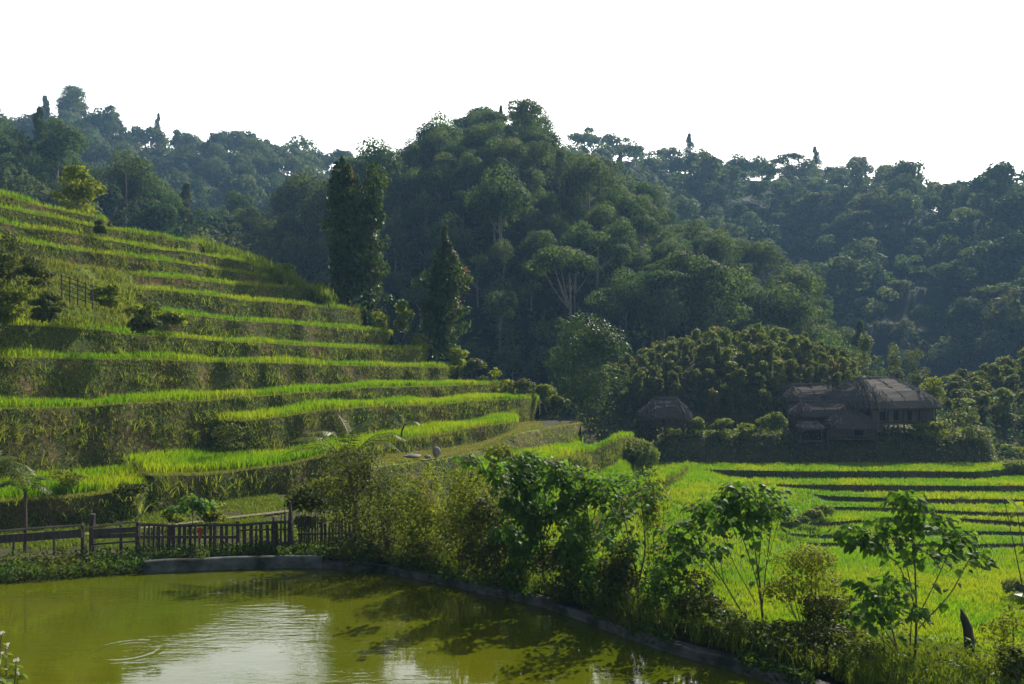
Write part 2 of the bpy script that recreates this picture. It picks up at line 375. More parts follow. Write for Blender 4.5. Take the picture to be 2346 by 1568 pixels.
# ------------------------------------------------------------------ the terraced hillside
def kn(*a): return np.array(a, float)
TER = [  # name, lip (px, py), depth (px, D), first and last column
 ('o', kn((1150,1400),(1200,1340),(1300,1255),(1400,1175),(1490,1112),(1540,1090),(1580,1068)), kn((1150,41),(1200,44),(1300,50),(1490,62),(1580,75)), 1150, 1580),
 ('n', kn((1080,1085),(1100,1078),(1200,1062),(1300,1052),(1370,1026),(1420,1004),(1450,1000)), kn((1080,48),(1200,54),(1300,60),(1370,67),(1450,76)), 1080, 1450),
 ('m', kn((850,1072),(1000,1056),(1100,1034),(1190,994),(1260,982),(1335,970)), kn((850,42.5),(1000,49),(1100,55),(1190,62),(1335,75)), 850, 1335),
 ('q', kn((-260,1158),(0,1150),(141,1143),(246,1131),(345,1118)), kn((-260,32),(0,33),(345,35)), -999, 345),
 ('l', kn((278,1090),(457,1092),(562,1078),(668,1064),(738,1048),(830,1035),(900,1016),(985,998),(1070,984),(1190,968)), kn((278,35.6),(738,44),(900,50),(1070,60),(1190,66)), 278, 1190),
 ('k', kn((500,972),(555,967),(633,957),(738,944),(825,934),(900,931),(996,930),(1081,921),(1239,913)), kn((500,44.5),(555,46),(1239,78)), 500, 1239),
 ('j', kn((-260,941),(0,939),(141,937),(316,925),(457,920),(562,911),(668,904),(773,897),(852,888),(993,885),(1144,881)), kn((-260,34.5),(0,38),(1144,78.5)), -999, 1144),
 ('i', kn((-260,820),(0,821),(141,822),(281,825),(422,827),(527,829),(668,835),(825,840),(1046,842)), kn((-260,37),(0,41),(1050,79)), -999, 1050),
 ('h', kn((-260,739),(0,744),(105,749),(211,756),(316,768),(422,777),(527,784),(633,790),(738,795),(825,799),(990,804)), kn((-260,38.6),(0,43),(990,79.5)), -999, 990),
 ('g', kn((-260,650),(0,686),(200,706),(370,716),(527,735),(650,743),(738,748),(825,757),(900,763)), kn((-260,41),(0,45.7),(900,79.5)), -999, 900),
 ('f', kn((-260,600),(0,634),(200,655),(352,664),(422,671),(492,682),(562,689),(668,696),(738,703),(840,716)), kn((-260,43.3),(0,48.3),(840,79.5)), -999, 840),
 ('e', kn((-260,560),(0,588),(123,602),(211,617),(281,629),(352,636),(422,641),(485,648),(562,655),(657,660),(740,664)), kn((-260,45.6),(0,51),(740,79)), -999, 740),
 ('d', kn((-260,515),(0,549),(70,559),(141,569),(211,580),(281,589),(352,597),(457,610),(527,622),(598,633),(665,645)), kn((-260,47.5),(0,53.2),(665,78)), -999, 665),
 ('c', kn((-260,470),(0,511),(53,524),(105,529),(176,538),(246,552),(316,566),(387,575),(453,582),(527,594),(600,613)), kn((-260,49),(0,55),(600,77)), -999, 600),
 ('b', kn((-260,430),(0,476),(53,488),(105,497),(158,506),(211,518),(281,529),(352,541),(422,553),(470,560)), kn((-260,51),(0,57),(470,74)), -999, 470),
 ('a', kn((-260,395),(0,447),(53,463),(123,480),(193,494),(250,506)), kn((-260,53.5),(0,60),(250,67)), -999, 250),
]
HC = np.arange(-260, 1660, 6.)
def ter_lip(T, px):
    y = np.interp(px, T[1][:, 0], T[1][:, 1]); D = 1/np.interp(px, T[2][:, 0], 1/T[2][:, 1]); return y, D
NR = 8
nT = len(TER); C = len(HC)
rows = np.zeros((nT*NR+14, C, 3)); ex = np.zeros((nT, C), bool)
LIP = {}; BASE = {}
rk = np.random.default_rng(3)
for ci, px in enumerate(HC):
    zb = -6.35+(-12.7+6.35)*float(sm(px, 800, 1180))
    exist = [k for k, T in enumerate(TER) if T[3] <= px <= T[4]]
    prevD, prevz = None, zb; rr = {}
    for k in exist:
        y, D = ter_lip(TER[k], px); y = y+2.6*float(vn(np.array([px/38.]), np.array([k*5.]), 1., 150+k))
        x0 = (px-XC)/F_*D
        D = D+.34*float(vn(np.array([x0]), np.array([D+k*31.]), 1.2, k))+.12*float(vn(np.array([x0*3]), np.array([k*7.]), 1., k+40))
        e_ = float(sm(px, TER[k][4]-45, TER[k][4])); D = D*(1+.05*e_*e_); z = (YH-y)/F_*D
        if TER[k][0] in 'kl':
            Dj = ter_lip(TER[[T[0] for T in TER].index('j')], px)[1]-1.0; D = Dj+(D-Dj)*float(sm(px, TER[k][3]-5, TER[k][3]+75))
        scrub = TER[k][0] in 'efg' and px < 300 or TER[k][0] == 'm'
        if TER[k][0] == 'n': prevz = max(prevz, z-2.0)
        h = max(z-prevz, .05); off = .12+.24*h
        if scrub: off = .3+1.1*h*(1 if TER[k][0] != 'm' else 1.6)
        bD = D-off
        if prevD is not None: bD = max(bD, prevD+.25)
        D = max(D, bD+.12)
        rr[k] = (bD, prevz, D, z); prevD, prevz = D, z
    last = rr[exist[-1]] if exist else None
    nxt = None
    for k in range(nT-1, -1, -1):
        sl = slice(k*NR, k*NR+NR)
        if k in rr:
            bD, bz, D, z = rr[k]; ex[k, ci] = True
            u = np.array([0, .33, .66, 1.])
            dd = bD+(D-bD)*u; zz = bz+(z-bz)*u**.9
            nb = nxt if nxt is not None else (D+1.6, z)
            w = np.array([.12, .4, .7, .97])
            td = D+(nb[0]-D)*w
            tz = np.array([z-.06, z-.07, z-.05, z-.02])
            if nxt is not None and TER[k][0] in 'mo': tz = z+(nb[1]-z)*w
            dd = np.r_[dd, td]; zz = np.r_[zz, tz]
            rows[sl, ci] = np.stack([(px-XC)/F_*dd, dd, zz], -1); nxt = (bD, bz)
        elif nxt is not None:
            rows[sl, ci] = ((px-XC)/F_*nxt[0], nxt[0], nxt[1]-.03)
        else:
            kk = [e for e in exist if e < k]; n_ab = sum(1 for e in range(k) if e not in rr and (not exist or e > exist[-1]))
            if last: D0, z0 = last[2]+1.6, last[3]-.06
            else: D0, z0 = 76., zb
            i_ = n_ab*NR+np.arange(NR)
            dd = D0+.16*i_; zz = np.maximum(z0-.13*i_, -12.4)
            rows[sl, ci] = np.stack([(px-XC)/F_*dd, dd, zz], -1)
    e_ = rows[nT*NR-1, ci]; i_ = np.arange(1, 15)
    dd = e_[1]+i_*1.2; zz = np.maximum(e_[2]-.12*i_**1.5, -13)
    rows[nT*NR:, ci] = np.stack([(px-XC)/F_*dd, dd, zz], -1)
# roughness of the risers
for k in range(nT):
    for j_ in (0, 1, 2):
        a = rows[k*NR+j_]; e = ex[k]
        a[e, 1] += ((.12+.06*j_)*vn(a[e, 0]*2.1, a[e, 2]*1.5+k*9, 1.4, 60+j_))
Q = gridmesh(None, rows.shape[0], C)
rid = np.repeat(np.arange(rows.shape[0]-1), C-1); within = rid % NR; kk = np.minimum(rid//NR, nT-1)
mi = np.where(rid >= nT*NR, 2, np.where(within < 3, 0, 1))
mi[(kk == 2) & (mi == 1)] = 2
colpx = np.tile(HC[:-1], rows.shape[0]-1)
ex_q = np.where(rid < nT*NR, ex[kk, np.tile(np.arange(C-1), rows.shape[0]-1)], False)
mi[(~ex_q)] = 2
mi[np.isin(kk, [9, 10, 11]) & (colpx < 300)] = 2
mb = MB(); mb.add(rows.reshape(-1, 3), Q, None, .5, mi)
hill = mb.obj('hill', [M['soil'], M['tread'], M['grassland']])
tag(hill, kind='structure')
def tquads(k, j0, j1, lo=-999, hi=9999):
    """quads of terrace k between two of its rows"""
    a = rows[k*NR+j0] if j0 >= 0 else None
    b = rows[k*NR+j1]
    ok = ex[k][:-1] & ex[k][1:] & (HC[:-1] >= lo) & (HC[:-1] <= hi)
    return np.stack([a[:-1], a[1:], b[1:], b[:-1]], 1)[ok]
def sample(Qs, dens, rng=R):
    """points spread over quads, DENS per square metre"""
    if len(Qs) == 0: return np.zeros((0, 3)), np.zeros((0, 3))
    A = np.linalg.norm(np.cross(Qs[:, 1]-Qs[:, 0], Qs[:, 3]-Qs[:, 0]), axis=-1)*.5+np.linalg.norm(np.cross(Qs[:, 1]-Qs[:, 2], Qs[:, 3]-Qs[:, 2]), axis=-1)*.5
    n = rng.poisson(np.minimum(A*dens, 400)); idx = np.repeat(np.arange(len(Qs)), n)
    u, v = rng.uniform(size=(2, len(idx), 1)); q = Qs[idx]
    p_ = (q[:, 0]*(1-u)+q[:, 1]*u)*(1-v)+(q[:, 3]*(1-u)+q[:, 2]*u)*v
    N = unit(np.cross(q[:, 1]-q[:, 0], q[:, 3]-q[:, 0])); return p_, N
def terpt(name, px, back=.6, dz=0.):
    k = [T[0] for T in TER].index(name); y, D = ter_lip(TER[k], px); z = (YH-y)/F_*D-.06
    return np.array([(px-XC)/F_*(D+back), D+back, z+dz])

# rice on the terraces, grass on their lips, weeds down their risers
mr = MB(); mg = MB(); mw = MB()
for k, T in enumerate(TER):
    nm = T[0]
    D0 = np.median(rows[k*NR+3][ex[k]][:, 1])
    if nm != 'm':
        lo = 305 if nm in 'efg' else -999
        near = nm in 'lqkjno'
        for j0, j1 in ((4, 5), (5, 6), (6, 7)):
            Qs = tquads(k, j0, j1, lo)
            p_, _ = sample(Qs, (34 if near else 24) if j0 < 6 or near else 12)
            pn = vn(p_[:, 0], p_[:, 1], .35, 5)*.5+.5
            blades(mr, p_-[0, 0, .02], .52*(.55+.6*pn+.35*(vn(p_[:, 0], p_[:, 1], .9, 8)*.5+.5)), .045, .22, 0, np.clip(.15+.6*pn, 0, 1), per=5, spread=.08)
        p_, _ = sample(tquads(k, 3, 4, lo), 90)
        blades(mg, p_, .13, .035, .6, 0, None, per=4, spread=.08)
        p_, N = sample(tquads(k, 2, 4, lo), 26); p_ = p_-np.array([0, .08, 0]); p_ = p_[vn(p_[:, 0], p_[:, 1], 1.4, 61) > -.1]
        diamonds(mw, p_-[0, 0, .08], R.normal(0, .3, p_.shape)+[.2, -1, .3], R.uniform(.12, .30, len(p_)), .22, 0, None, np.array([0, -.15, -1.])+R.normal(0, .3, p_.shape))
    Qs = np.concatenate([tquads(k, j, j+1) for j in (0, 1, 2)])
    p_, N = sample(Qs, 125 if nm != 'm' else 110)
    keep = vn(p_[:, 0]*1.2, p_[:, 2]*2+p_[:, 1], 1.0, 11+k) > -.55+.45*(nm in 'abcdefg')+.5*(vn(p_[:, 0]*.7+k*3, p_[:, 1]*.7, 1., 5) < -.2); p_ = p_[keep]; N = N[keep]
    ax = np.array([0, 0, -1.])+R.normal(0, .45, p_.shape)
    N = np.where(N[:, 1:2] > 0, -N, N)
    tn = np.clip(.5+.5*vn(p_[:, 0], p_[:, 2]*1.3, 1.3, 21)+R.normal(0, .2, len(p_)), 0, 1)
    diamonds(mw, p_+N*.05, N+R.normal(0, .45, p_.shape)+[0, 0, .3], R.uniform(.06, .19, len(p_)), .36, 0, tn, ax)
    p3, N3 = sample(Qs, 7 if nm != 'm' else 2); p3 = p3[vn(p3[:, 0]*.9, p3[:, 2]*2.+p3[:, 1]*.6, 1.3, 33+k) > .12]
    blades(mw, p3, .42, .05, .75, 0, None, per=7, spread=.12)
    c3 = p3[::3]; diamonds(mw, np.repeat(c3, 9, 0)+R.normal(0, .14, (len(c3)*9, 3))-[0, .06, 0], R.normal(0, .5, (len(c3)*9, 3))+[.2, -.5, .7], R.uniform(.1, .24, len(c3)*9), .6, 0, R.uniform(0, .6, len(c3)*9))
    p2, N2 = sample(Qs, 16 if nm != 'm' else 5); N2 = np.where(N2[:, 1:2] > 0, -N2, N2)
    blades(mw, p2+N2*.02, .20, .035, .6, 0, None, per=4, spread=.05)
# grass on the path terrace and on the scrub slope
kM = [T[0] for T in TER].index('m')
for j in range(4, 7):
    p_, _ = sample(tquads(kM, j, j+1), 70); blades(mg, p_, .15, .05, .7, 0, None, per=4, spread=.1)
for nm in 'efg':
    k = [T[0] for T in TER].index(nm)
    for j in range(0, 7):
        p_, _ = sample(tquads(k, j, j+1, -999, 330), 22); keep = vn(p_[:, 0], p_[:, 1], .8, 77) > -.3; p_ = p_[keep]
        blades(mw if j < 3 else mg, p_, .42, .05, .5, 0, None, per=4, spread=.1)
tag(mr.obj('rice', M['rice']), kind='stuff'); tag(mg.obj('grass', M['bund']), kind='stuff'); tag(mw.obj('weeds', M['weed']), kind='stuff')

# ------------------------------------------------------------------ the paddy fields on the valley floor
FC = np.arange(900, 2900, 12.)
FL = [(55.4,-11.46,-11.26,1780,1900),(58.3,-11.26,-11.04,1740,1880),(61.7,-11.04,-10.78,1800,1900),(65.2,-10.78,-10.5,1770,1830),(68.8,-10.5,-10.15,1840,1900),(73.4,-10.15,-9.65,1600,1720),(77.9,-9.65,-9.0,1590,1680)]
def fl_D(i, px):
    D = FL[i][0]+.55*vn(px/150., px*0+i*3., 1., 90+i)+1.7*np.sin(px/290.+i*.45)*(.25+.75*(i < 5))+.5*np.sin(px/95.+i*2.)*(i < 5)
    if i == 3: D = D-4.6*(1-sm(px, 1790, 1905))
    if i == 6: D = D+2.5*sm(px, 2230, 2320)
    if i == 0: D = D+1.5*(1-sm(px, 1800, 2100))
    if i in (1, 2): D = D-.6*(1-sm(px, 1850, 2100))
    return D
def zlin(D, px=None):
    px = FC if px is None else px; w = sm(px, 1600, 1850); D = D+0*px
    return w*(-11.48+(D-52)*(2.48/30)*(D > 52))+(1-w)*np.interp(D, [33, 44, 52, 60, 66, 84], [-11.48, -11.3, -10.3, -9.3, -9.02, -8.97])
Dl, Zl = [], []
def row(D, z): Dl.append(D+0*FC); Zl.append(z+0*FC)
for D in (33.5, 36, 40, 44, 48): row(D, zlin(D)+.02*vn(FC/90., FC*0+D, 1.))
fr = []
for i, L in enumerate(FL):
    w = sm(FC, L[3], L[4]); D = fl_D(i, FC); hgt = L[2]-L[1]
    fr.append(len(Dl))
    row(D-.12-.1*hgt, zlin(D)+w*(L[1]-zlin(D))); row(D, zlin(D)+w*(L[2]-zlin(D))); row(D+.25, zlin(D)+w*(L[2]-.04-zlin(D)))
row(83, -8.96); row(84.5, -9.05); row(88, -9.4)
Dl = np.array(Dl); Zl = np.array(Zl)
mb = MB(); V = colgrid(mb, FC, Dl, Zl); mi = np.ones(len(mb.Q[0]), int)
rid = np.repeat(np.arange(len(Dl)-1), len(FC)-1)
mi[np.isin(rid, fr)] = 0; mb.qm[0] = mi
tag(mb.obj('paddy_field', [M['soil'], M['tread']]), kind='structure')
mr = MB(); mg = MB()
for r_ in range(len(Dl)-3):
    q = np.stack([V[r_, :-1], V[r_, 1:], V[r_+1, 1:], V[r_+1, :-1]], 1)
    if r_ in fr:
        p_, N = sample(q, 60); N = np.where(N[:, 1:2] > 0, -N, N); keep = R.uniform(size=len(p_)) < .5; p_, N = p_[keep], N[keep]
        diamonds(mg, p_+N*.03, N+R.normal(0, .4, p_.shape), R.uniform(.12, .3, len(p_)), .3, 0, None, np.array([0, 0, -1.])+R.normal(0, .4, p_.shape)); continue
    ok = (FC[:-1] > 1000)
    Dm = Dl[r_].mean(); den = 38 if Dm < 48 else (24 if Dm < 62 else 17)
    if r_+1 in fr:
        p_, _ = sample(q[ok], den); xx = pxof_(p_); w_ = sm(xx, FL[fr.index(r_+1)][3], FL[fr.index(r_+1)][4]); p_ = p_[p_[:, 1] < fl_D(fr.index(r_+1), xx)-.1-.95*w_]
    else: p_, _ = sample(q[ok], den)
    pn = vn(p_[:, 0], p_[:, 1], .3, 6)*.5+.5
    blades(mr, p_-[0, 0, .02], .30*(.9+.25*pn), .042 if Dm < 60 else .058, .25, 0, np.clip(.2+.55*pn, 0, 1), per=5, spread=.11)
tag(mr.obj('rice', M['rice']), kind='stuff'); tag(mg.obj('grass', M['weed']), kind='stuff')
# clumped grassy ends of field banks
def riser_lumps(name, pts, h, label):
    b_ = MB()
    for (x_, y_, D_) in pts:
        c = P(x_, y_, D_); b_ and crown(b_, [(c[0], c[1], c[2], h*.8, h*.6, h*.75)], 90, .22, up=.2, low=-.6, hang=.6)
    return tag(b_.obj(name, M['weed']), label, 'grass bank')

# ------------------------------------------------------------------ house platform and the scrubby mound behind it
def hz(x, y):
    x = np.asarray(x, float); y = np.asarray(y, float); px = XC+x/np.maximum(y, 1)*F_
    Wd = sm(px, 1440, 1540)*(1-sm(px, 2262, 2290))
    front = -9.6+3.0*sm(y, 84.2, 87.3)
    back = -9.6+3.0*sm(y, 90, 100)
    z = front*Wd+back*(1-Wd)
    m_ = np.clip(1-((x-28.5)/20.5)**2-((y-113)/20)**2, 0, 1)
    z = z+9.1*m_**.75
    z = z+6.0*sm(x, 46, 74)*np.exp(-((y-118)/15)**2)-2.5*sm(y, 132, 150)
    return z+.25*vn(x, y, .5, 33)
xs = np.linspace(2, 110, 150); ys = np.r_[np.linspace(82, 90, 26), np.linspace(90.6, 152, 60)]
X, Y = np.meshgrid(xs, ys); mb = MB(); mb.add(np.stack([X, Y, hz(X, Y)], -1).reshape(-1, 3), gridmesh(None, len(ys), len(xs)))
tag(mb.obj('hillock', M['ground'], smooth=True), kind='structure')
def H(px, D, dz=0.):
    x = (px-XC)/F_*D; return np.array([x, D, float(hz(x, D))+dz])

# ------------------------------------------------------------------ forested hills
def hillsurf(sky, Ds, base, treeh, seed, nc=110, nr=40, bulge=.85, amp=5.):
    sky = np.array(sky, float); Ds = np.array(Ds, float); base = np.array(base, float)
    px = np.linspace(sky[0, 0], sky[-1, 0], nc); t = np.r_[np.linspace(0, 1, nr), 1+np.linspace(.08, .6, 8)]
    Dc = np.interp(px, Ds[:, 0], Ds[:, 1]); zc = (YH-np.interp(px, sky[:, 0], sky[:, 1]))/F_*Dc-treeh
    Db = np.interp(px, base[:, 0], base[:, 1]); zb_ = np.interp(px, base[:, 0], base[:, 2])
    tt = t[:, None]; D = Db+(Dc-Db)*tt
    z = np.where(tt <= 1, zb_+(zc-zb_)*np.clip(tt, 0, 1)**bulge, zc-(tt-1)**1.3*60)
    X = (px-XC)/F_*D
    env = np.sin(np.pi*np.clip(tt, 0, 1))
    z = z+amp*env*vn(X, D*.7, .05, seed)+.4*amp*env*vn(X, D, .12, seed+1)
    V = np.stack([X, D, z], -1)
    return px, t, V
HILLS = {}
HILLS['far'] = hillsurf([(-420,330),(-300,310),(0,262),(60,255),(110,235),(160,222),(215,232),(270,245),(310,275),(340,298),(400,300),(480,292),(560,290),(620,308),(660,335),(700,328),(760,338),(830,335),(890,355),(960,350),(1100,345),(1250,360)],
    [(-420,370),(1250,420)], [(-420,190,8),(600,230,0),(1250,260,-2)], 14, 1, bulge=.75)
HILLS['leftridge'] = hillsurf([(-420,345),(-100,330),(0,325),(100,322),(200,345),(330,405),(440,470),(480,530),(560,640),(640,760)],
    [(-420,165),(0,175),(640,150)], [(-420,100,3),(0,105,4),(300,110,-2),(640,112,-8)], 8.5, 2, 70, 26, .85, 2.)
HILLS['centre'] = hillsurf([(330,640),(430,540),(480,500),(560,460),(650,465),(700,432),(780,400),(860,380),(910,350),(960,322),(1050,285),(1150,268),(1200,272),(1270,312),(1330,340),(1400,378),(1480,425),(1530,458),(1600,480),(1650,500),(1690,522),(1740,560),(1800,588),(1860,618),(1900,660),(1950,715),(1985,775),(2000,850),(2060,960)],
    [(330,200),(1150,225),(1600,190),(1900,165),(2060,150)], [(330,125,-6),(1150,122,-9),(1600,128,-8),(2060,138,-9)], 10.6, 3, 150, 44, .64, 8.)
HILLS['right'] = hillsurf([(1150,370),(1250,335),(1340,318),(1440,305),(1500,320),(1560,330),(1680,345),(1740,345),(1830,358),(1950,362),(2060,375),(2110,398),(2190,428),(2230,418),(2300,392),(2346,385),(2450,350),(2750,300)],
    [(1150,410),(2000,390),(2300,340),(2750,300)], [(1150,240,-6),(1900,220,-10),(2346,190,-8),(2750,180,-4)], 13.5, 4, 130, 44, .68, 12.)
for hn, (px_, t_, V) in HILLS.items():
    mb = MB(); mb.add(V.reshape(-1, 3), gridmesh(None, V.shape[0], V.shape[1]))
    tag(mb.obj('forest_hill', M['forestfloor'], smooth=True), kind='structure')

# ------------------------------------------------------------------ forest trees
def lobes_for(kind, rng):
    L = []
    if kind == 'rounded':
        for i in range(11):
            a, rr = rng.uniform(0, 6.283), rng.uniform(.2, 1)**.6*2.9
            L.append((math.cos(a)*rr, math.sin(a)*rr, 7.6-.32*rr**1.6+rng.normal(0, .5), 1.7, 1.7, 1.35))
        L += [(0, 0, 8.3, 1.9, 1.9, 1.5), (rng.normal(0, 1.6), rng.normal(0, 1.6), 5.2, 1.8, 1.8, 1.3)]
    elif kind == 'umbrella':
        for i in range(9):
            a, rr = rng.uniform(0, 6.283), rng.uniform(.3, 1)*3.6
            L.append((math.cos(a)*rr, math.sin(a)*rr, 9.3-.12*rr**1.5+rng.normal(0, .35), 1.6, 1.6, .75))
    elif kind == 'narrow':
        for i in range(9):
            z = 3.2+i*.85; L.append((rng.normal(0, .55), rng.normal(0, .55), z, 1.7-.07*i, 1.7-.07*i, 1.0))
    elif kind == 'conical':
        for i in range(10):
            z = 2.6+i*.9; r_ = 2.5*(1-i/11.5); a = rng.uniform(0, 6.283)
            L.append((math.cos(a)*r_*.35, math.sin(a)*r_*.35, z, r_*.85, r_*.85, .8))
    elif kind == 'open':
        for i in range(8):
            a, rr = rng.uniform(0, 6.283), rng.uniform(.8, 3.4)
            L.append((math.cos(a)*rr, math.sin(a)*rr, rng.uniform(5.2, 9.2), 1.25, 1.25, .8))
    elif kind == 'tiered':
        for i in range(10):
            a, rr = rng.uniform(0, 6.283), rng.uniform(.3, 2.6); z = rng.uniform(3.6, 8.8)
            L.append((math.cos(a)*rr, math.sin(a)*rr, z, 1.7, 1.7, 1.2))
        L.append((0, 0, 8.9, 1.3, 1.3, 1.1))
    return L
KINDS_ = ['rounded', 'umbrella', 'narrow', 'conical', 'open', 'tiered']
def trunk_mb(lobes, h, r0, rng, nb=4):
    b_ = MB(); top = np.array([rng.normal(0, .25), rng.normal(0, .25), h*.9])
    tube(b_, curve((0, 0, -1.2), top, (rng.normal(0, .25), rng.normal(0, .25), 0)), np.linspace(r0, r0*.3, 6), 6)
    for lb in sorted(lobes, key=lambda l: -(l[0]**2+l[1]**2))[:nb]:
        s_ = top*np.clip(lb[2]/h*.62, .3, .85); tube(b_, curve(s_, (lb[0]*.8, lb[1]*.8, lb[2]-.1), (0, 0, -.25), 4), np.linspace(r0*.42, r0*.12, 4), 5)
    return b_
PROTO = {}
rf = np.random.default_rng(11)
for kd in KINDS_:
    for v in range(2):
        lb = lobes_for(kd, rf)
        cb = MB(); crown(cb, lb, 330 if kd != 'open' else 200, .33, rf, up=.12, jit=.33, low=-.45, wr=.7)
        cm = cb.mesh('crown', M['forest' if v == 0 else 'forest_olive']); tm = trunk_mb(lb, 8.5, .22, rf).mesh('trunk', M['palebark'])
        fb = MB(); crown(fb, lb, 108 if kd != 'open' else 75, .58, rf, up=.12, jit=.33, low=-.3, wr=.75)
        fV, fQ, fT = np.concatenate(fb.V), np.concatenate(fb.Q), np.concatenate(fb.qt)
        PROTO[kd, v] = (cm, tm, fV, fQ, fT)
def spaced(pts, dmin, rng):
    keep = np.zeros((len(pts), 3)); n = 0; out = []
    for i in rng.permutation(len(pts)):
        p_ = pts[i]; dm = dmin[i] if hasattr(dmin, '__len__') else dmin
        if n and np.min(np.sum((keep[:n]-p_)**2, 1)) < dm*dm: continue
        keep[n] = p_; n += 1; out.append(i)
    return np.array(out)
def hillpoints(hn, n, dmin, tmax, rng, tmin=0.02):
    px_, t_, V = HILLS[hn]; nr = int(np.sum(t_ <= tmax))
    q = np.stack([V[:nr-1, :-1], V[:nr-1, 1:], V[1:nr, 1:], V[1:nr, :-1]], 2).reshape(-1, 4, 3)
    A = np.linalg.norm(np.cross(q[:, 1]-q[:, 0], q[:, 3]-q[:, 0]), axis=-1); pr = A/A.sum()
    idx = rng.choice(len(q), n, p=pr); u, v = rng.uniform(size=(2, n, 1)); q = q[idx]
    pts = (q[:, 0]*(1-u)+q[:, 1]*u)*(1-v)+(q[:, 3]*(1-u)+q[:, 2]*u)*v
    return pts[spaced(pts, dmin, rng)]
def pxof(p_): return XC+p_[..., 0]/p_[..., 1]*F_
def pyof(p_): return YH-p_[..., 2]/p_[..., 1]*F_
def pick(rng, pr): return KINDS_[rng.choice(6, p=pr)]
cand = []
for hn, n, dm, tm_, pr in (('centre', 9000, 5.1, 1.12, [.52,.05,.06,.02,.08,.27]), ('leftridge', 3000, 5.0, 1.12, [.55,.03,.04,.01,.07,.30]),
                          ('right', 9000, 9.0, 1.09, [.55,.04,.05,.02,.08,.26]), ('far', 9000, 8.6, 1.09, [.58,.03,.04,.01,.07,.27])):
    pts = hillpoints(hn, n, dm, tm_, rf)
    pxs_ = pxof(pts); ok = (pxs_ > -140) & (pxs_ < 2480); pts = pts[ok]
    for p_ in pts:
        kd = pick(rf, pr); s_ = (.62+.95*rf.beta(1.6, 2.0))*1.05*(.86 if hn == 'centre' else 1.0 if hn == 'leftridge' else 1.3)
        if rf.uniform() < .06: s_ *= 1.3
        cand.append((hn, p_, kd, int(rf.integers(2)), s_, rf.uniform(0, 6.283)))
print('forest trees', len(cand))
def behind_terraces(p_):
    """hidden by the terraced hill"""
    px, py = pxof(p_), pyof(p_)-30*200/p_[..., 1]
    sil = np.interp(px, [-300,0,250,470,600,665,740,840,900,990,1050,1144,1239,1335,1450], [385,440,505,558,610,645,662,714,762,803,841,880,912,968,1000])
    return py > sil-4
big = [c for c in cand if c[0] in ('centre', 'leftridge') and not behind_terraces(c[1]) and 0 < pxof(c[1]) < 2346]
big.sort(key=lambda c: c[1][1]/c[4])
IND = set(id(c) for c in big[:296])
WORDS = {'rounded': 'round dense crown', 'umbrella': 'flat umbrella crown', 'narrow': 'narrow upright crown', 'conical': 'pointed conical crown', 'open': 'loose airy crown', 'tiered': 'shaggy tiered crown'}
HILLW = {'centre': 'the big wooded central hill', 'leftridge': 'the wooded ridge behind the terraces'}
far_mb = MB(); protoobj = {}
for c in cand:
    hn, p_, kd, v, s_, a_ = c
    cm, tm, fV, fQ, fT = PROTO[kd, v]
    if id(c) in IND:
        key = (kd, v, hn)
        if key not in protoobj:
            root = thing('forest_tree', 'forest tree with %s on %s' % (WORDS[kd], HILLW[hn]), 'tree', group='%s forest trees on %s' % (kd, HILLW[hn]))
            o1 = bpy.data.objects.new('trunk', tm); o2 = bpy.data.objects.new('crown', cm)
            for o_ in (o1, o2): COL.objects.link(o_); o_.parent = root
            protoobj[key] = root; r_ = root
        else: r_ = dup(protoobj[key])
        place(r_, p_-np.array([0, 0, .9]), a_, (s_, s_, s_*rf.uniform(.9, 1.2)))
    else:
        if behind_terraces(p_) and p_[1] < 140: continue
        ca, sa = math.cos(a_)*s_, math.sin(a_)*s_
        V = np.c_[fV[:, 0]*ca-fV[:, 1]*sa, fV[:, 0]*sa+fV[:, 1]*ca, fV[:, 2]*s_*1.05]+p_-[0, 0, 2.2*s_]
        far_mb.add(V, fQ, None, np.clip(fT*.6+rf.uniform(0, .45), 0, 1), int(rf.choice(3, p=[.5, .25, .25])))
tag(far_mb.obj('forest', [M['forest_far'], M['far_olive'], M['far_dark']]), kind='stuff')
# bushes filling the floor of the wood
ub = MB()
for hn, n in (('centre', 2600), ('leftridge', 500), ('right', 1500), ('far', 1200)):
    px_, t_, V = HILLS[hn]; pts = hillpoints(hn, n, .5, 1.07, rf); pts = pts[~behind_terraces(pts)]
    for p_ in pts:
        r_ = rf.uniform(.8, 2.0)*(1.6 if hn in ('far', 'right') else 1); crown(ub, [(p_[0], p_[1], p_[2]+r_*.4, r_, r_, r_*.9)], 26, .75, rf, up=.3, low=-.1, wr=.7)
tag(ub.obj('undergrowth', M['forest_far']), kind='stuff')

def special_tree(name, label, px, pyb, pyt, D, kd, v, wsc=1.0, mat=None):
    h = (pyb-pyt)/F_*D; hh = {'rounded': 9.6, 'umbrella': 9.9, 'narrow': 11, 'conical': 11.6, 'open': 9.6, 'tiered': 9.9}[kd]; s_ = h/hh
    root = thing(name, label, 'tree'); cm, tm = PROTO[kd, v][:2]
    for nm, me in (('trunk', tm), ('crown', cm)):
        o_ = bpy.data.objects.new(nm, me); COL.objects.link(o_); o_.parent = root
    place(root, P(px, pyb, D), rf.uniform(0, 6), (s_*wsc, s_*wsc, s_)); return root
special_tree('summit_tree', 'dark pointed tree standing highest on the central hill summit', 1149, 372, 240, 222, 'conical', 0, .7)
special_tree('summit_tree', 'thin flat topped tree beside the dark pointed summit tree', 1186, 360, 258, 226, 'umbrella', 1, .6)
special_tree('summit_tree', 'broad airy tree on the summit, two crowns from the pointed one', 1228, 385, 256, 222, 'rounded', 0, .85)
special_tree('summit_tree', 'great domed tree crowning the far hill above the terraces', 160, 330, 198, 370, 'tiered', 1, .9)
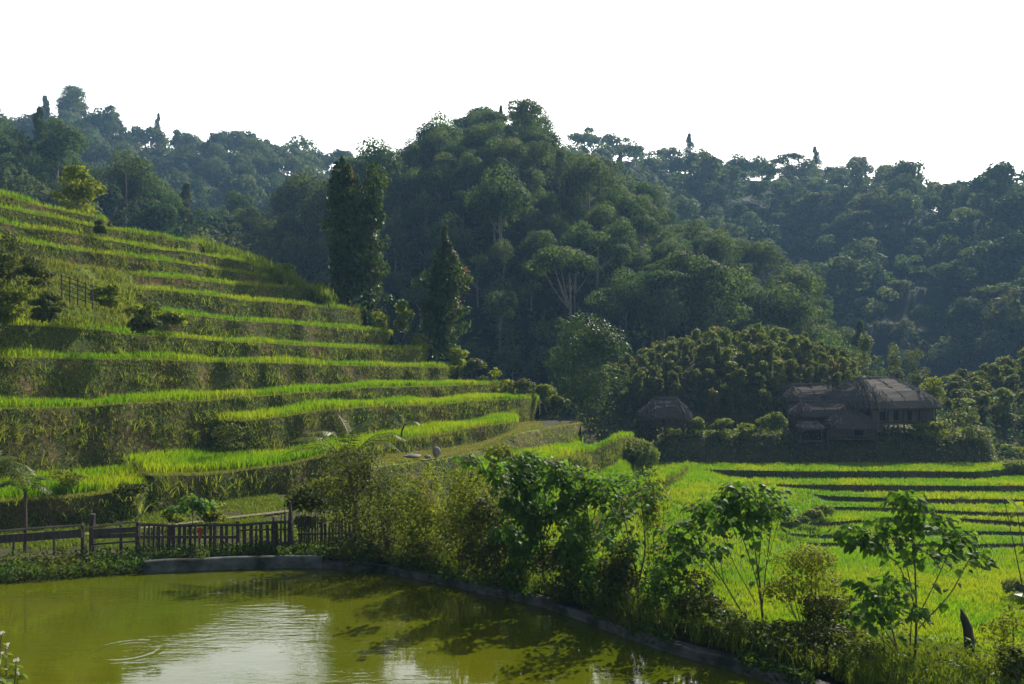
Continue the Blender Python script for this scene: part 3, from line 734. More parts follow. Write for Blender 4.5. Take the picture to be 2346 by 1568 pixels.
special_tree('spire_tree', 'thin spire tree poking above the low saddle of the far ridge', 362, 350, 258, 385, 'conical', 1, .8)
for i_, (px_, yb, yt) in enumerate(((1580, 390, 304), (1868, 415, 334))):
    special_tree('spire_tree', ['small spire tree on the distant ridge nearer to the central summit', 'small spire tree on the distant ridge nearer to its low end'][i_], px_, yb, yt, 392, 'conical', i_ % 2, 1.15)
special_tree('pale_tree', 'pale sunlit bushy tree alone on the dark distant slope', 1990, 655, 528, 300, 'rounded', 0, .8)

# ------------------------------------------------------------------ bushes and trees of the middle distance
rb = np.random.default_rng(21)
def bush(name, label, cat, base, w, h, mat, n=700, L=.22, lobes=9, stems=4, group=None, rng=None, up=.3, jit=.6, wr=.55, bark='twig', hang=0., top=.55, depth=None, lowc=.12):
    """an uneven leafy bush: stems from the base into lobes of foliage"""
    rng = rng or rb; root = thing(name, label, cat, base, 0, group); cb = MB(); lb = []
    dp = depth or w
    for i in range(lobes):
        f = rng.uniform(0, 1); z = h*(lowc+(1-lowc)*f); rr = .5*math.sqrt(max(1-((f-.42)/.62)**2, .05))
        a = rng.uniform(0, 6.283); q = rng.uniform(.25, .75)
        lb.append((math.cos(a)*rr*w*q, math.sin(a)*rr*dp*q, z*.93, w*.24*rng.uniform(.7, 1.2), dp*.24*rng.uniform(.7, 1.2), h*.17*rng.uniform(.7, 1.2)))
    crown(cb, lb, n//lobes, L, rng, up, jit, -.55, 0, wr, hang=hang)
    sb = MB()
    for l_ in sorted(lb, key=lambda q_: -q_[2])[:max(stems, 2)]:
        tube(sb, curve((rng.normal(0, .04*w), rng.normal(0, .04*w), -.25), l_[:3], (l_[0]*.25, l_[1]*.25, 0), 5), np.linspace(.004*h+.008, .004, 5), 5)
    sb.obj('stem', M[bark], root); cb.obj('crown', M[mat], root); return root
def at_bush(name, label, cat, px, pyb, pyt, wpx, D, mat, **k):
    b_ = P(px, pyb, D); return bush(name, label, cat, b_, wpx/F_*D, (pyb-pyt)/F_*D, mat, **k)
# two tall trees wrapped in creepers at the end of the terraces
def vine_tree(label, cols, D, base_px, base_py):
    root = thing('creeper_covered_tree', label, 'tree', P(base_px, base_py, D)); b0 = P(base_px, base_py, D)
    tb = MB(); vb = MB(); br = MB()
    for (xb, xt, yt, yb, w0, w1, brown) in cols:
        n = int((yb-yt)/16)
        ptsx = []
        for i in range(n+1):
            f = i/n; x_ = xb+(xt-xb)*f+rb.normal(0, 4); y_ = yb+(yt-yb)*f; w_ = (w0+(w1-w0)*f)*(1+.28*math.sin(f*9+xb)+rb.normal(0, .10))
            if f > .93: w_ *= .75
            c = P(x_, y_, D+rb.normal(0, .5))-b0; r_ = max(w_, 9)/2/F_*D; ptsx.append(c)
            crown(vb, [(c[0], c[1], c[2], r_*.96, r_, .9)], 120, .40, rb, up=.2, jit=.5, low=-.8, wr=.62, hang=.8)
            if rb.uniform() < .5 and .06 < f < .95:
                a_ = rb.choice((-1, 1)); c3 = c+np.array([a_*r_*rb.uniform(.8, 1.25), rb.normal(0, r_*.5), rb.normal(0, .3)])
                crown(vb, [(c3[0], c3[1], c3[2], r_*.42, r_*.42, rb.uniform(.4, .8))], 46, .38, rb, up=.25, jit=.5, low=-.8, wr=.6, hang=.8)
            if rb.uniform() < brown:
                c2 = c+np.array([r_*.8, -.2, 0]); crown(br, [(c2[0], c2[1], c2[2], r_*.38, r_*.5, .55)], 24, .30, rb, up=.2, low=-.8, hang=.8)
        tube(tb, np.array(ptsx), np.linspace(.30, .08, len(ptsx)), 7)
    tb.obj('trunk', M['bark'], root); vb.obj('crown', M['vine'], root)
    if br.n: br.obj('dead_leaves', M['vinebrown'], root)
    return root
vine_tree('tall twin topped tree smothered in dark creepers at the terrace ends', [(800, 778, 378, 705, 125, 34, .05), (775, 772, 392, 690, 60, 40, .0), (835, 868, 395, 600, 52, 50, .02), (812, 803, 398, 640, 74, 32, .15), (840, 850, 590, 710, 62, 66, .55), (820, 840, 470, 560, 90, 70, 0)], 83, 800, 712)
vine_tree('slim lower creeper covered tree standing apart against the dark wooded hill', [(1008, 1018, 536, 805, 86, 24, .12), (1026, 1036, 590, 700, 66, 50, .3), (1006, 998, 620, 740, 74, 52, .03), (1012, 1016, 690, 805, 90, 60, .08)], 83, 1010, 812)
# lone tree at the head of the terraces
at_bush('tree', 'rusty tinged bushy tree rising behind the topmost terrace', 'tree', 180, 512, 388, 112, 70, 'olive', n=1700, L=.42, lobes=14, stems=5, bark='bark')
# shrubs along the spur
for i_, (px_, yb, yt, w_, D, mat, lab, nm) in enumerate((
    (925, 772, 690, 56, 82, 'bright', 'bright yellow green young tree between the two creeper covered trees', 'young_tree'),
    (872, 770, 705, 62, 81, 'olive', 'olive shrub at the foot of the twin topped creeper tree', 'shrub'),
    (958, 806, 764, 66, 81, 'olive', 'low olive shrub just before the slim creeper covered tree', 'shrub'),
    (1048, 852, 800, 60, 80.5, 'olive', 'shrub on the spur directly below the slim creeper tree', 'shrub'),
    (1098, 880, 822, 80, 80, 'darkleaf', 'mid green shrub at the end of the eye level terrace', 'shrub'),
    (1150, 906, 846, 76, 79.5, 'olive', 'feathery shrub where the second wide terrace ends', 'shrub'),
    (1205, 930, 866, 70, 79.5, 'darkleaf', 'leafy shrub above the last tall grassy riser', 'shrub'),
    (1252, 940, 876, 66, 79, 'olive', 'rounded pale shrub at the tip of the terraced spur', 'shrub'),
    (1282, 962, 905, 52, 78.5, 'darkleaf', 'dark shrub lowest on the spur above the grass path', 'shrub'),
    (640, 640, 600, 60, 79, 'bright', 'light green sapling on the grassy crest before the creeper tree', 'sapling'),
    (232, 535, 508, 34, 62, 'darkleaf', 'small dark leafed bush on a riser below the rusty tree', 'shrub'),
    (390, 748, 716, 80, 53, 'olive', 'dark tuft of bush on the bank beside the scrub slope', 'shrub'))):
    at_bush(nm, lab, 'tree' if 'tree' in nm or 'sap' in nm else 'shrub', px_, yb, yt, w_, D, mat, n=800, L=.30 if mat != 'bright' else .36, lobes=8)
# tall maize-like grass on the crest
mg = MB()
for i_ in range(900):
    px_ = rb.uniform(440, 770); cy = np.interp(px_, [440, 540, 650, 700, 770], [556, 580, 622, 652, 684]); D = rb.uniform(75, 80)
    p_ = P(px_, cy+rb.uniform(-2, 26), D+.6); hh = (.55+.55*abs(math.sin(px_*.045)*math.sin(px_*.021+1)))*rb.uniform(.6, 1.3)
    blades(mg, [p_], hh*.8, .08, .5, 0, [rb.uniform(.1, .9)], rb, per=4, spread=.16)
tag(mg.obj('tall_grass', M['grass']), kind='stuff')
# scrub at the outer end of the slope
for i_, (px_, yb, yt, w_, D, mat, lab) in enumerate((
    (18, 640, 545, 100, 47, 'darkleaf', 'tall dark bush at the picture edge above the small lattice fence'),
    (75, 655, 590, 90, 46, 'darkleaf', 'tangled dark bush touching the small lattice fence'),
    (40, 715, 655, 110, 44.5, 'olive', 'pale ferny bush below the tangled dark bush'),
    (110, 722, 672, 90, 44.5, 'darkleaf', 'low bush with blue green leaves under the lattice fence'),
    (250, 690, 640, 76, 48, 'olive', 'yellowish bush just past the lattice fence'),
    (330, 748, 690, 80, 47, 'darkleaf', 'mound of dark brush above the third rice strip'))):
    at_bush('bush', lab, 'bush', px_, yb+6, yt, w_, D, mat, n=1500, L=.2, lobes=14, lowc=.0)
# big tree in front of the wood and bushes of the scrubby mound
at_bush('tree', 'tall vine draped leafy tree standing at the near foot of the mound', 'tree', 1352, 950, 738, 185, 98, 'vine', n=6500, L=.40, lobes=30, stems=6, bark='bark', hang=.4, top=.5)
cof = None
pts = []
for _ in range(5000):
    x, y = rb.uniform(6, 52), rb.uniform(90, 118); pts.append((x, y, float(hz(x, y))))
pts = np.array(pts); mm = np.clip(1-((pts[:, 0]-28.5)/20)**2-((pts[:, 1]-113)/19.5)**2, 0, 1); px_ = pxof(pts)
hd = np.min(np.stack([np.hypot((pts[:, 0]-a_)/b_, (pts[:, 1]-c_)/d_) for a_, b_, c_, d_ in ((33, 4.6, 95, 3.5), (37.5, 7.5, 91, 8), (15.3, 3.4, 88, 4.5), (31.5, 4.5, 89, 3))]), 0)
pts = pts[(mm > .02) & (px_ > 1370) & (px_ < 1960) & (hd > 1)]; pts = pts[spaced(pts, 1.45, rb)]
vis = pts[np.argsort(pts[:, 1])][:290]
cofs = []
for v in range(5):
    c_ = bush('mound_bush', ('glossy green bush' if v < 3 else 'brownish bush')+' among the dense scrub covering the mound', 'bush', (0, 0, 0), 1.75, 2.3, 'coffee' if v < 3 else 'coffee_brown', n=560, L=.33, lobes=10, stems=3, jit=.75, group='green bushes covering the mound' if v < 3 else 'brownish bushes covering the mound', hang=.3)
    cofs.append(c_)
for i_, p_ in enumerate(vis):
    r_ = cofs[i_] if i_ < 5 else dup(cofs[rb.choice(5, p=[.3, .3, .3, .05, .05])]); s_ = rb.uniform(.6, 1.15); place(r_, p_, rb.uniform(0, 6.28), (s_, s_, s_*rb.uniform(.8, 1.3)))
if len(vis) < 4: print('few mound bushes')
# bushes on the slope past the houses
pts = np.c_[rb.uniform(44, 82, 3000), rb.uniform(99, 126, 3000), np.zeros(3000)]; pts[:, 2] = hz(pts[:, 0], pts[:, 1]); pts = pts[(pxof(pts) < 2420) & (pxof(pts) > 2170)]; pts = pts[spaced(pts, 2.3, rb)]
for p_ in pts[np.argsort(pts[:, 1])][:70]:
    r_ = dup(cofs[rb.integers(0, 3)], 'green bush on the slope rising past the houses', 'bushes on the slope past the houses'); s_ = rb.uniform(.8, 1.7); place(r_, p_, rb.uniform(0, 6.28), (s_, s_, s_))
# trees and scrub right of the houses
for i_, (px_, yb, yt, w_, D, mat, lab) in enumerate((
    (1985, 885, 765, 46, 122, 'coffee', 'slim grey green tree behind the big thatched roof'),
    (2052, 890, 788, 44, 120, 'coffee', 'narrow tree behind the big roof, second from the mound'),
    (2100, 890, 803, 70, 118, 'darkleaf', 'bushy tree directly behind the end of the big roof'),
    (2135, 930, 850, 60, 96, 'olive', 'yellow green bush overhanging the end of the big thatched roof'),
    (2210, 1030, 935, 115, 86.8, 'darkleaf', 'broad sunlit bush beside the big house on the platform corner'),
    (2130, 1010, 968, 90, 86.5, 'olive', 'low yellowish bush in front of the big house'),
    (1770, 1005, 945, 66, 86.8, 'coffee', 'shiny dark bush before the pale walled back house'),
    (1712, 1012, 972, 66, 86.8, 'olive', 'round yellowish bush on the platform between hut and houses'),
    (1655, 1010, 960, 66, 87, 'coffee', 'low dark bush on the platform nearer to the stilt hut'),
    (1478, 1015, 962, 60, 87.5, 'darkleaf', 'low bush in front of the stilt hut on its outer side'),
    (1595, 1010, 955, 46, 87.6, 'olive', 'thin bush beside the stilt hut posts'),
    (2230, 905, 855, 90, 125, 'coffee', 'hazy bush on the slope behind the broad sunlit bush'),
    (2310, 900, 835, 100, 122, 'coffee', 'hazy round bush on the far slope at the picture edge'),
    (2280, 970, 905, 110, 106, 'coffee', 'dense hillside bush below the hazy far bushes'),
    (2335, 1010, 945, 90, 99, 'darkleaf', 'bush at the picture edge above the last field'),
    (2255, 1030, 985, 80, 95, 'darkleaf', 'low bush between the platform corner and the last field'),
    (2320, 1058, 1020, 70, 92, 'olive', 'low olive bush on the end of the uppermost field'),
    (2180, 900, 862, 70, 120, 'coffee', 'small hazy bush in the gap beyond the big roof'))):
    at_bush('tree' if 'tree' in lab else 'bush', lab, 'tree' if 'tree' in lab else 'bush', px_, yb, yt, w_, D, mat, n=1100, L=.32, lobes=11)
# weeds on the platform edge
mw = MB()
for i_ in range(9000):
    px_ = rb.uniform(1290, 2330); D = rb.uniform(84.3, 91); p_ = H(px_, D)
    mw.add(np.zeros((0, 3)))
    diamonds(mw, [p_+[0, 0, rb.uniform(.02, .5)]], rb.normal(0, .6, (1, 3))+[0, -.2, .5], .35*rb.uniform(.5, 1.2), .5, 0, None, None, rb)
for i_ in range(7000):
    x, y = rb.uniform(8, 49), rb.uniform(91, 122); z = float(hz(x, y))
    diamonds(mw, [(x, y, z+rb.uniform(.05, 1.0))], rb.normal(0, .6, (1, 3))+[0, -.2, .5], .42*rb.uniform(.5, 1.2), .6, 0, None, None, rb)
tag(mw.obj('undergrowth', M['coffee']), kind='stuff')
mw = MB()
for i_ in range(9000):
    px_ = rb.uniform(2000, 2420); D = rb.uniform(88, 151)
    if px_ < 2260 and D < 102: continue
    p_ = H(px_, D)
    diamonds(mw, [p_+[0, 0, rb.uniform(.05, 1.5)]], rb.normal(0, .6, (1, 3))+[0, -.2, .5], .5*rb.uniform(.5, 1.2), .6, 0, None, None, rb)
tag(mw.obj('undergrowth', M['far_dark']), kind='stuff')
# grassy lumps at the ends of field banks
def lump(px_, py_, wpx, hpx, D, label):
    b_ = MB(); n = max(3, int(wpx/14))
    for i_ in range(n):
        f = (i_+.5)/n-.5; c = P(px_+f*wpx, py_, D)
        s_ = hpx/F_*D*rb.uniform(.75, 1.15); crown(b_, [(c[0], c[1], c[2], s_*.85, s_*.7, s_*.62)], int(150*max(1, 2.2*s_*s_)), .26, rb, up=.1, low=-.6, hang=.9)
    return tag(b_.obj('grass_bank', M['weed']), label, 'grass bank')
for i_, (px_, py_, h_, D, lab) in enumerate(((1810, 1200, 15, 57.5, 'lowest grassy clod on the slanting bank in the valley fields'), (1835, 1192, 16, 59, 'grassy clod in the middle of the slanting field bank'), (1862, 1181, 18, 61, 'grassy clod beside the topmost lump of the slanting field bank'), (1885, 1170, 20, 63, 'topmost rounded clod on the slanting field bank'))):
    lump(px_, py_, 26, h_, D, lab)
lump(2330, 1072, 40, 30, 80, 'dark grassy lump ending the uppermost shaded field bank')
lump(2335, 1345, 40, 34, 44, 'dark grass clump at the picture edge beside the near field')

# ------------------------------------------------------------------ thatched houses
rh = np.random.default_rng(31)
def thatch(L, Wd, z0, z1, ridge, parent, fringe=520, bulge=.6, name='roof'):
    n = 72; th = np.linspace(0, 2*np.pi, n, endpoint=False); e = .38
    ex_ = np.sign(np.cos(th))*np.abs(np.cos(th))**e*L/2; ey = np.sign(np.sin(th))*np.abs(np.sin(th))**e*Wd/2
    ex_ += rh.normal(0, .05, n); ey += rh.normal(0, .05, n)
    rx = np.clip(ex_, -ridge/2, ridge/2); ry = ey*0
    ts = np.linspace(0, 1, 12); V = []
    V.append(np.c_[ex_*.80, ey*.78, np.full(n, z0+.10)]); V.append(np.c_[ex_*.97, ey*.97, np.full(n, z0-.16)])
    for t_ in ts:
        z = z0+(z1-z0)*t_**bulge+rh.normal(0, .035, n)*(.3+t_*(1-t_)*3)
        V.append(np.c_[ex_+(rx-ex_)*t_, ey+(ry-ey)*t_, z+.05*np.sin(ex_*.9)*t_])
    V = np.stack(V); r_ = len(V); i = np.arange(r_-1)[:, None]*n; j = np.arange(n)[None]; j2 = (j+1) % n
    b_ = MB(); b_.add(V.reshape(-1, 3), np.stack([i+j, i+j2, i+n+j2, i+n+j], -1).reshape(-1, 4), None, .35)
    a = rh.integers(0, n, fringe); t_ = rh.uniform(0, 1, fringe)**1.2
    c = np.stack([ex_[a]+(rx[a]-ex_[a])*t_, ey[a]+(0-ey[a])*t_, z0+(z1-z0)*t_**bulge+.05], -1)
    out = np.stack([ex_[a]-rx[a], ey[a], np.zeros(fringe)], -1); out = unit(out)
    sl = out*1.0-np.array([0, 0, 1.])*(.35+.9*t_[:, None]*0+.25)
    diamonds(b_, c, out*.6+np.array([0, 0, 1.])+rh.normal(0, .35, (fringe, 3)), rh.uniform(.35, .85, fringe), .22, 0, None, sl+rh.normal(0, .2, (fringe, 3)), rh, .05)
    a = rh.integers(0, n, fringe//3)
    c = np.stack([ex_[a], ey[a], np.full(len(a), z0-.12)], -1); o2 = unit(np.stack([ex_[a], ey[a], 0*ex_[a]], -1))
    diamonds(b_, c, o2+rh.normal(0, .2, c.shape), rh.uniform(.25, .55, len(a)), .25, 0, None, np.array([0, 0, -1.])+o2*.3+rh.normal(0, .12, c.shape), rh, .03)
    rc = np.c_[np.linspace(-ridge/2-.1, ridge/2+.1, 14), np.zeros(14), np.full(14, z1+.02)+rh.normal(0, .03, 14)]
    tube(b_, rc, .13, 6, 0, .6)
    return b_.obj(name, M['thatch'], parent)
def plank_wall(p0, p1, z0, z1, parent, openings=(), mat='plank', name='wall'):
    b_ = MB(); p0 = np.array(p0, float); p1 = np.array(p1, float); Ln = np.linalg.norm(p1-p0); d = (p1-p0)/Ln; rz = math.atan2(d[1], d[0])
    x = 0.
    while x < Ln-.05:
        w = min(rh.uniform(.16, .26), Ln-x); mid = (x+w/2)/Ln
        if not any(a <= mid <= c for a, c in openings):
            hgt = (z1-z0); box(b_, [*(p0+d*(x+w/2)), (z0+z1)/2+rh.normal(0, .015)], (w-.018, .05+rh.uniform(0, .02), hgt), rz)
        x += w
    for z_ in (z0+.12, z1-.1): box(b_, [*((p0+p1)/2), z_], (Ln-.02, .11, .12), rz)
    return b_.obj(name, M[mat], parent)
def house(label, px, D, ridge_z, eave_z, L, Wd, ridge, rz, base_z, floor_z, inset=.9, openings=((.2, .3), (.45, .55), (.72, .80)), stilt=True, name='thatched_house', mat='plank', fringe=520, walls=True):
    o = P(px, YH, D); root = thing(name, label, 'house' if 'house' in name else 'hut', (o[0], o[1], base_z), rad(rz))
    e, r_, f = eave_z-base_z, ridge_z-base_z, floor_z-base_z
    thatch(L, Wd, e, r_, ridge, root, fringe)
    x, y = L/2-inset, Wd/2-inset
    if walls:
        C4 = [(-x, -y), (x, -y), (x, y), (-x, y)]
        for i_ in range(4):
            a, b_ = np.array(C4[i_]), np.array(C4[(i_+1) % 4])
            t_ = unit(b_-a)*.06; plank_wall(a+t_, b_-t_, f+.06, e+.28, root, openings if i_ in (0, 3) else (), mat)
        ib = MB(); box(ib, (0, 0, (f+e)/2+.1), (2*x-.5, 2*y-.5, e-f+.1)); ib.obj('room_shade_block', M['room_shade'], root)  # solid block painted near-black as the shade seen through gaps and openings
    fb = MB(); box(fb, (0, 0, f-.07), (2*x+.5, 2*y+.5, .16)); fb.obj('floor', M['wood'], root)
    nx, ny = max(2, int(2*x/1.7)+1), max(2, int(2*y/2.0)+1); pts = []
    for i_ in range(nx):
        for s_ in (-1, 1): pts.append((-x+2*x*i_/(nx-1), s_*(y+.14)))
    for i_ in range(1, ny-1):
        for s_ in (-1, 1): pts.append((s_*(x+.14), -y+2*y*i_/(ny-1)))
    for (a, b_) in pts:
        pb = MB(); tube(pb, curve((a, b_, -.6), (a+rh.normal(0, .03), b_+rh.normal(0, .03), e+.15), (0, 0, 0), 4), .075, 7); pb.obj('post', M['wood'], root)
    if stilt and walls:
        db = MB()
        for k_ in range(4): box(db, (x-.9-1.0+.23*k_+.1, -y-.05, f+.98), (.21, .05, 1.8))
        db.obj('door', M['wood'], root)
    return root
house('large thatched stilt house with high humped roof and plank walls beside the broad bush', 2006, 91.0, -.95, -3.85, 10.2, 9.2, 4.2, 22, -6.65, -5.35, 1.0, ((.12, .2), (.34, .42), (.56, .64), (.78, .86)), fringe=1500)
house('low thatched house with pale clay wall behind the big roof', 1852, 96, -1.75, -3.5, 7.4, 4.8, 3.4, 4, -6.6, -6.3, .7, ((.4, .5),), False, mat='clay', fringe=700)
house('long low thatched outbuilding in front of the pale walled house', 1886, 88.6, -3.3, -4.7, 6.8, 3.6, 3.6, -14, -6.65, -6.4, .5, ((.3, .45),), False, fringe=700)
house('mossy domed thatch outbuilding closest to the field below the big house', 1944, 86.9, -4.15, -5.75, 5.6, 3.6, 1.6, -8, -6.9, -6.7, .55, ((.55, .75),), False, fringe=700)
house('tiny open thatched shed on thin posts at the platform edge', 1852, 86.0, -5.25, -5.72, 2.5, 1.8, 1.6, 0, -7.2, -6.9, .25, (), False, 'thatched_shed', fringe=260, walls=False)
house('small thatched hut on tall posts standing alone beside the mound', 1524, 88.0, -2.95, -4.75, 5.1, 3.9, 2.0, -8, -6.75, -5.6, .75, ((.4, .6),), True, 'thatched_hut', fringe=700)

# ------------------------------------------------------------------ fences by the pond
def post(mb_, px, y0, y1, D, r, lean=0., n=7, tip=False):
    a = P(px, y1+14, D); b_ = P(px+lean, y0, D); k = 5
    rr = np.linspace(r*1.05, r*.9, k)
    if tip: rr[-1] = r*.25
    tube(mb_, curve(a, b_, (rh.normal(0, .01), 0, 0), k), rr, n)
def part(root, name, fn, mat):
    b_ = MB(); fn(b_); o = b_.obj(name, M[mat], root); return o
def fence_root(name, label, px, D):
    o = P(px, 1258, D); r_ = thing(name, label, 'fence', tuple(o)); return r_, o
class Sh:                                    # collects a part in world space and moves it under its root
    def __init__(s, root, o): s.root, s.o = root, np.array(o)
    def __call__(s, name, mat, fn):
        b_ = MB(); fn(b_); b_.V = [v-s.o for v in b_.V]; return b_.obj(name, M[mat], s.root)
r_, o = fence_root('rail_fence', 'low wooden rail fence with wide board rails on the pond bank', 160, 29.6); sh = Sh(r_, o)
def fd(px): return 28.9+ (px-0)*.0012
for (px_, y0, y1, rr) in ((32, 1226, 1262, .045), (124, 1212, 1258, .04), (190, 1199, 1256, .06), (213, 1178, 1256, .10), (278, 1203, 1258, .06), (316, 1197, 1262, .075)):
    sh('post', 'wood', lambda b_: post(b_, px_, y0, y1, fd(px_), rr))
def rail(b_, x0, ya, x1, yb, r, flat=None):
    p0, p1 = P(x0, ya, fd(x0)-.09), P(x1, yb, fd(x1)-.09)
    if flat is None: tube(b_, curve(p0, p1, (0, 0, .02), 6), r, 6)
    else:
        c = (p0+p1)/2; d = p1-p0; Ln = np.linalg.norm(d); s0 = len(b_.V)
        V = np.array([[sx*Ln/2, sy*.02, sz*flat/2] for sx in (-1, 1) for sy in (-1, 1) for sz in (-1, 1)]); u = d/Ln; w_ = np.array([0, 0, 1.]); q = unit(np.cross(w_, u)); w2 = np.cross(u, q)
        V = V[:, 0:1]*u+V[:, 1:2]*q+V[:, 2:3]*w2+c
        b_.add(V, [[0,1,3,2],[4,6,7,5],[0,4,5,1],[2,3,7,6],[0,2,6,4],[1,5,7,3]])
for a in ((-140, 1229, 190, 1203), (205, 1210, 318, 1196)): sh('rail', 'pole', lambda b_: rail(b_, *a, .035))
for a, fl in (((-140, 1246, 188, 1222), .26), ((205, 1219, 318, 1213), .17), ((205, 1230, 318, 1226), .15), ((205, 1248, 318, 1240), .06)): sh('rail', 'wood', lambda b_: rail(b_, *a, 0, fl))
r_, o = fence_root('picket_fence', 'dark picket fence with uneven upright slats in front of the sunny path', 490, 29.7); sh = Sh(r_, o)
for a, fl in (((322, 1203, 400, 1206), None), ((396, 1206, 560, 1203), None), ((556, 1203, 668, 1196), None)): sh('rail', 'wood', lambda b_: rail(b_, *a, .05))
sh('rail', 'wood', lambda b_: rail(b_, 322, 1231, 548, 1231, 0, .085)); sh('rail', 'wood', lambda b_: rail(b_, 545, 1216, 668, 1214, .03)); sh('rail', 'wood', lambda b_: rail(b_, 505, 1234, 525, 1258, 0, .05))
for (px_, y0, rr) in ((318, 1196, .07), (492, 1197, .07), (545, 1194, .075), (560, 1197, .07)):
    if px_ != 560: sh('post', 'wood', lambda b_: post(b_, px_, y0, 1259, fd(px_), rr))
for px_, w_ in zip((330, 341, 353, 364, 375, 386, 399, 411, 424, 437, 448, 458, 471, 482, 507, 520, 533, 561, 575, 586, 598, 612), (.05,.05,.05,.09,.05,.1,.1,.09,.09,.08,.05,.05,.07,.08,.09,.08,.05,.1,.09,.05,.09,.08)):
    y0 = 1204+rh.normal(0, 2.5)
    def slat(b_):
        a, c = P(px_+rh.normal(0, 1.2), 1264, fd(px_)+.03), P(px_+rh.normal(0, 1.2), y0, fd(px_)+.03); box(b_, (a+c)/2, (w_*1.25, .035, c[2]-a[2]), 0, tilt=(c[0]-a[0])/max(c[2]-a[2], .1))
    sh('picket', 'wood', slat)
for px_, y0, rr in ((627, 1184, .10), (636, 1190, .04), (645, 1178, .035), (653, 1168, .045), (660, 1190, .05), (668, 1150, .085)): sh('picket', 'wood', lambda b_: post(b_, px_, y0, 1262, fd(px_), rr, rh.normal(0, 1), tip=True))
r_, o = fence_root('stake_fence', 'dark fence of close thin stakes behind the shady trunk', 750, 30.0); sh = Sh(r_, o)
for i_ in range(30):
    px_ = 684+i_*4.5; y0 = 1188+6*math.sin(i_*.5)+rh.normal(0, 6)-(14 if i_ in (3, 4, 9) else 0)
    sh('stake', 'wood', lambda b_: post(b_, px_, y0, 1270, 30.2+.0009*(px_-700), .03, rh.normal(0, 2), 5, True))
sh('rail', 'wood', lambda b_: tube(b_, curve(P(680, 1225, 30.1), P(822, 1222, 30.3)), .03, 5)); sh('rail', 'wood', lambda b_: tube(b_, curve(P(680, 1248, 30.1), P(822, 1246, 30.3)), .03, 5))
r_, o = fence_root('stake_fence', 'low broken stake fence half hidden under the olive thicket', 970, 29.2); sh = Sh(r_, o)
for i_ in range(36):
    px_ = 868+i_*5.6; sh('stake', 'wood', lambda b_: post(b_, px_, 1226+rh.normal(0, 5)+(px_-868)*.06, 1275, 29.4-.002*(px_-868), .028, rh.normal(0, 2), 5, True))
sh('rail', 'pole', lambda b_: tube(b_, curve(P(1020, 1240, 29.0), P(1075, 1246, 29.0)), .03, 5)); sh('rail', 'wood', lambda b_: tube(b_, curve(P(866, 1246, 29.3), P(1070, 1258, 28.9)), .035, 5))
# small lattice fence high on the scrub slope
r_, o = fence_root('lattice_fence', 'small sloping bamboo lattice fence among the slope scrub', 175, 45.5); r_.location = tuple(P(175, 690, 45.5)); sh = Sh(r_, P(175, 690, 45.5))
for px_, y0, y1 in ((142, 628, 682), (160, 634, 688), (178, 640, 694), (196, 646, 700), (212, 651, 702)): sh('post', 'wood', lambda b_: post(b_, px_, y0, y1-8, 45.5, .035, rh.normal(0, 1)))
for k_ in range(5): sh('rail', 'wood', lambda b_: tube(b_, curve(P(136, 630+k_*10, 45.4), P(217, 658+k_*10, 45.4)), .02, 5))
# scrap of red cloth
b_ = MB(); c = P(458, 1222, fd(458)-.12); xs_ = np.linspace(-.055, .055, 5); zs_ = np.linspace(.16, -.16, 6); X, Z_ = np.meshgrid(xs_, zs_)
b_.add(np.stack([X+c[0], c[1]+.02*np.sin(X*60)+0*Z_, Z_+c[2]], -1).reshape(-1, 3), gridmesh(None, 6, 5)); b_.add(np.stack([X+c[0], c[1]+.008+.02*np.sin(X*60)+0*Z_, Z_+c[2]], -1).reshape(-1, 3), gridmesh(None, 6, 5)[:, ::-1])
tag(b_.obj('red_cloth', M['red']), 'small red cloth scrap hanging on the picket fence', 'cloth')

# ------------------------------------------------------------------ paths and stones
def path_strip(pts, w):
    Q = np.array(pts); t_ = unit(np.gradient(Q[:, :2], axis=0)); n_ = np.c_[-t_[:, 1], t_[:, 0], np.zeros(len(Q))]
    b_ = MB(); V = np.stack([Q-n_*w/2, Q, Q+n_*w/2]); V[1, :, 2] += .01; b_.add(V.reshape(-1, 3), gridmesh(None, 3, len(Q))); return b_
kM = [T[0] for T in TER].index('m')
def tread_pt(px, f):
    ci = int(np.argmin(np.abs(HC-px))); a = rows[kM*NR+3:kM*NR+8, ci]; u = f*4; i_ = min(int(u), 3); return a[i_]+(a[i_+1]-a[i_])*(u-i_)
pp = [tread_pt(px_, f)+[0, 0, .07] for px_, f in zip(np.arange(962, 1326, 12), np.interp(np.arange(962, 1326, 12), [962, 1000, 1060, 1140, 1326], [.15, .3, .45, .6, .55]))]
tag(path_strip(pp, .32).obj('path', M['path']), kind='structure')
pp = [G(px_, D, .09) for px_, D in zip(np.arange(-200, 680, 20), np.interp(np.arange(-200, 680, 20), [-200, 0, 200, 420, 680], [30.6, 30.9, 32.0, 33.9, 36.6]))]
tag(path_strip(pp, .4).obj('path', M['path']), kind='structure')
def stone(label, px, py, D, w, h, flat=1.0):
    v = sph(90, rh); b_ = bpy.data.meshes.new('stone'); import bmesh
    bm = bmesh.new(); bmesh.ops.create_icosphere(bm, subdivisions=3, radius=1)
    for q in bm.verts:
        k_ = 1+.18*float(vn(np.array([q.co.x*2+px]), np.array([q.co.y*2+q.co.z*3]), 1.2)); q.co = q.co*k_
    bm.to_mesh(b_); bm.free(); b_.materials.append(M['stone']); o_ = bpy.data.objects.new('stone', b_); COL.objects.link(o_)
    o_.location = P(px, py, D); o_.scale = (w/2, w/2*.8, h/2); return tag(o_, label, 'stone')
stone('upright pale stone at the bend of the grassy path', 1000, 1036, 44.5, .42, .6)
stone('long flat pale rock at the near edge of the grassy path', 945, 1045, 43.2, .9, .22)
stone('small pale rock between the flat rock and the upright stone', 980, 1047, 43.4, .35, .2)

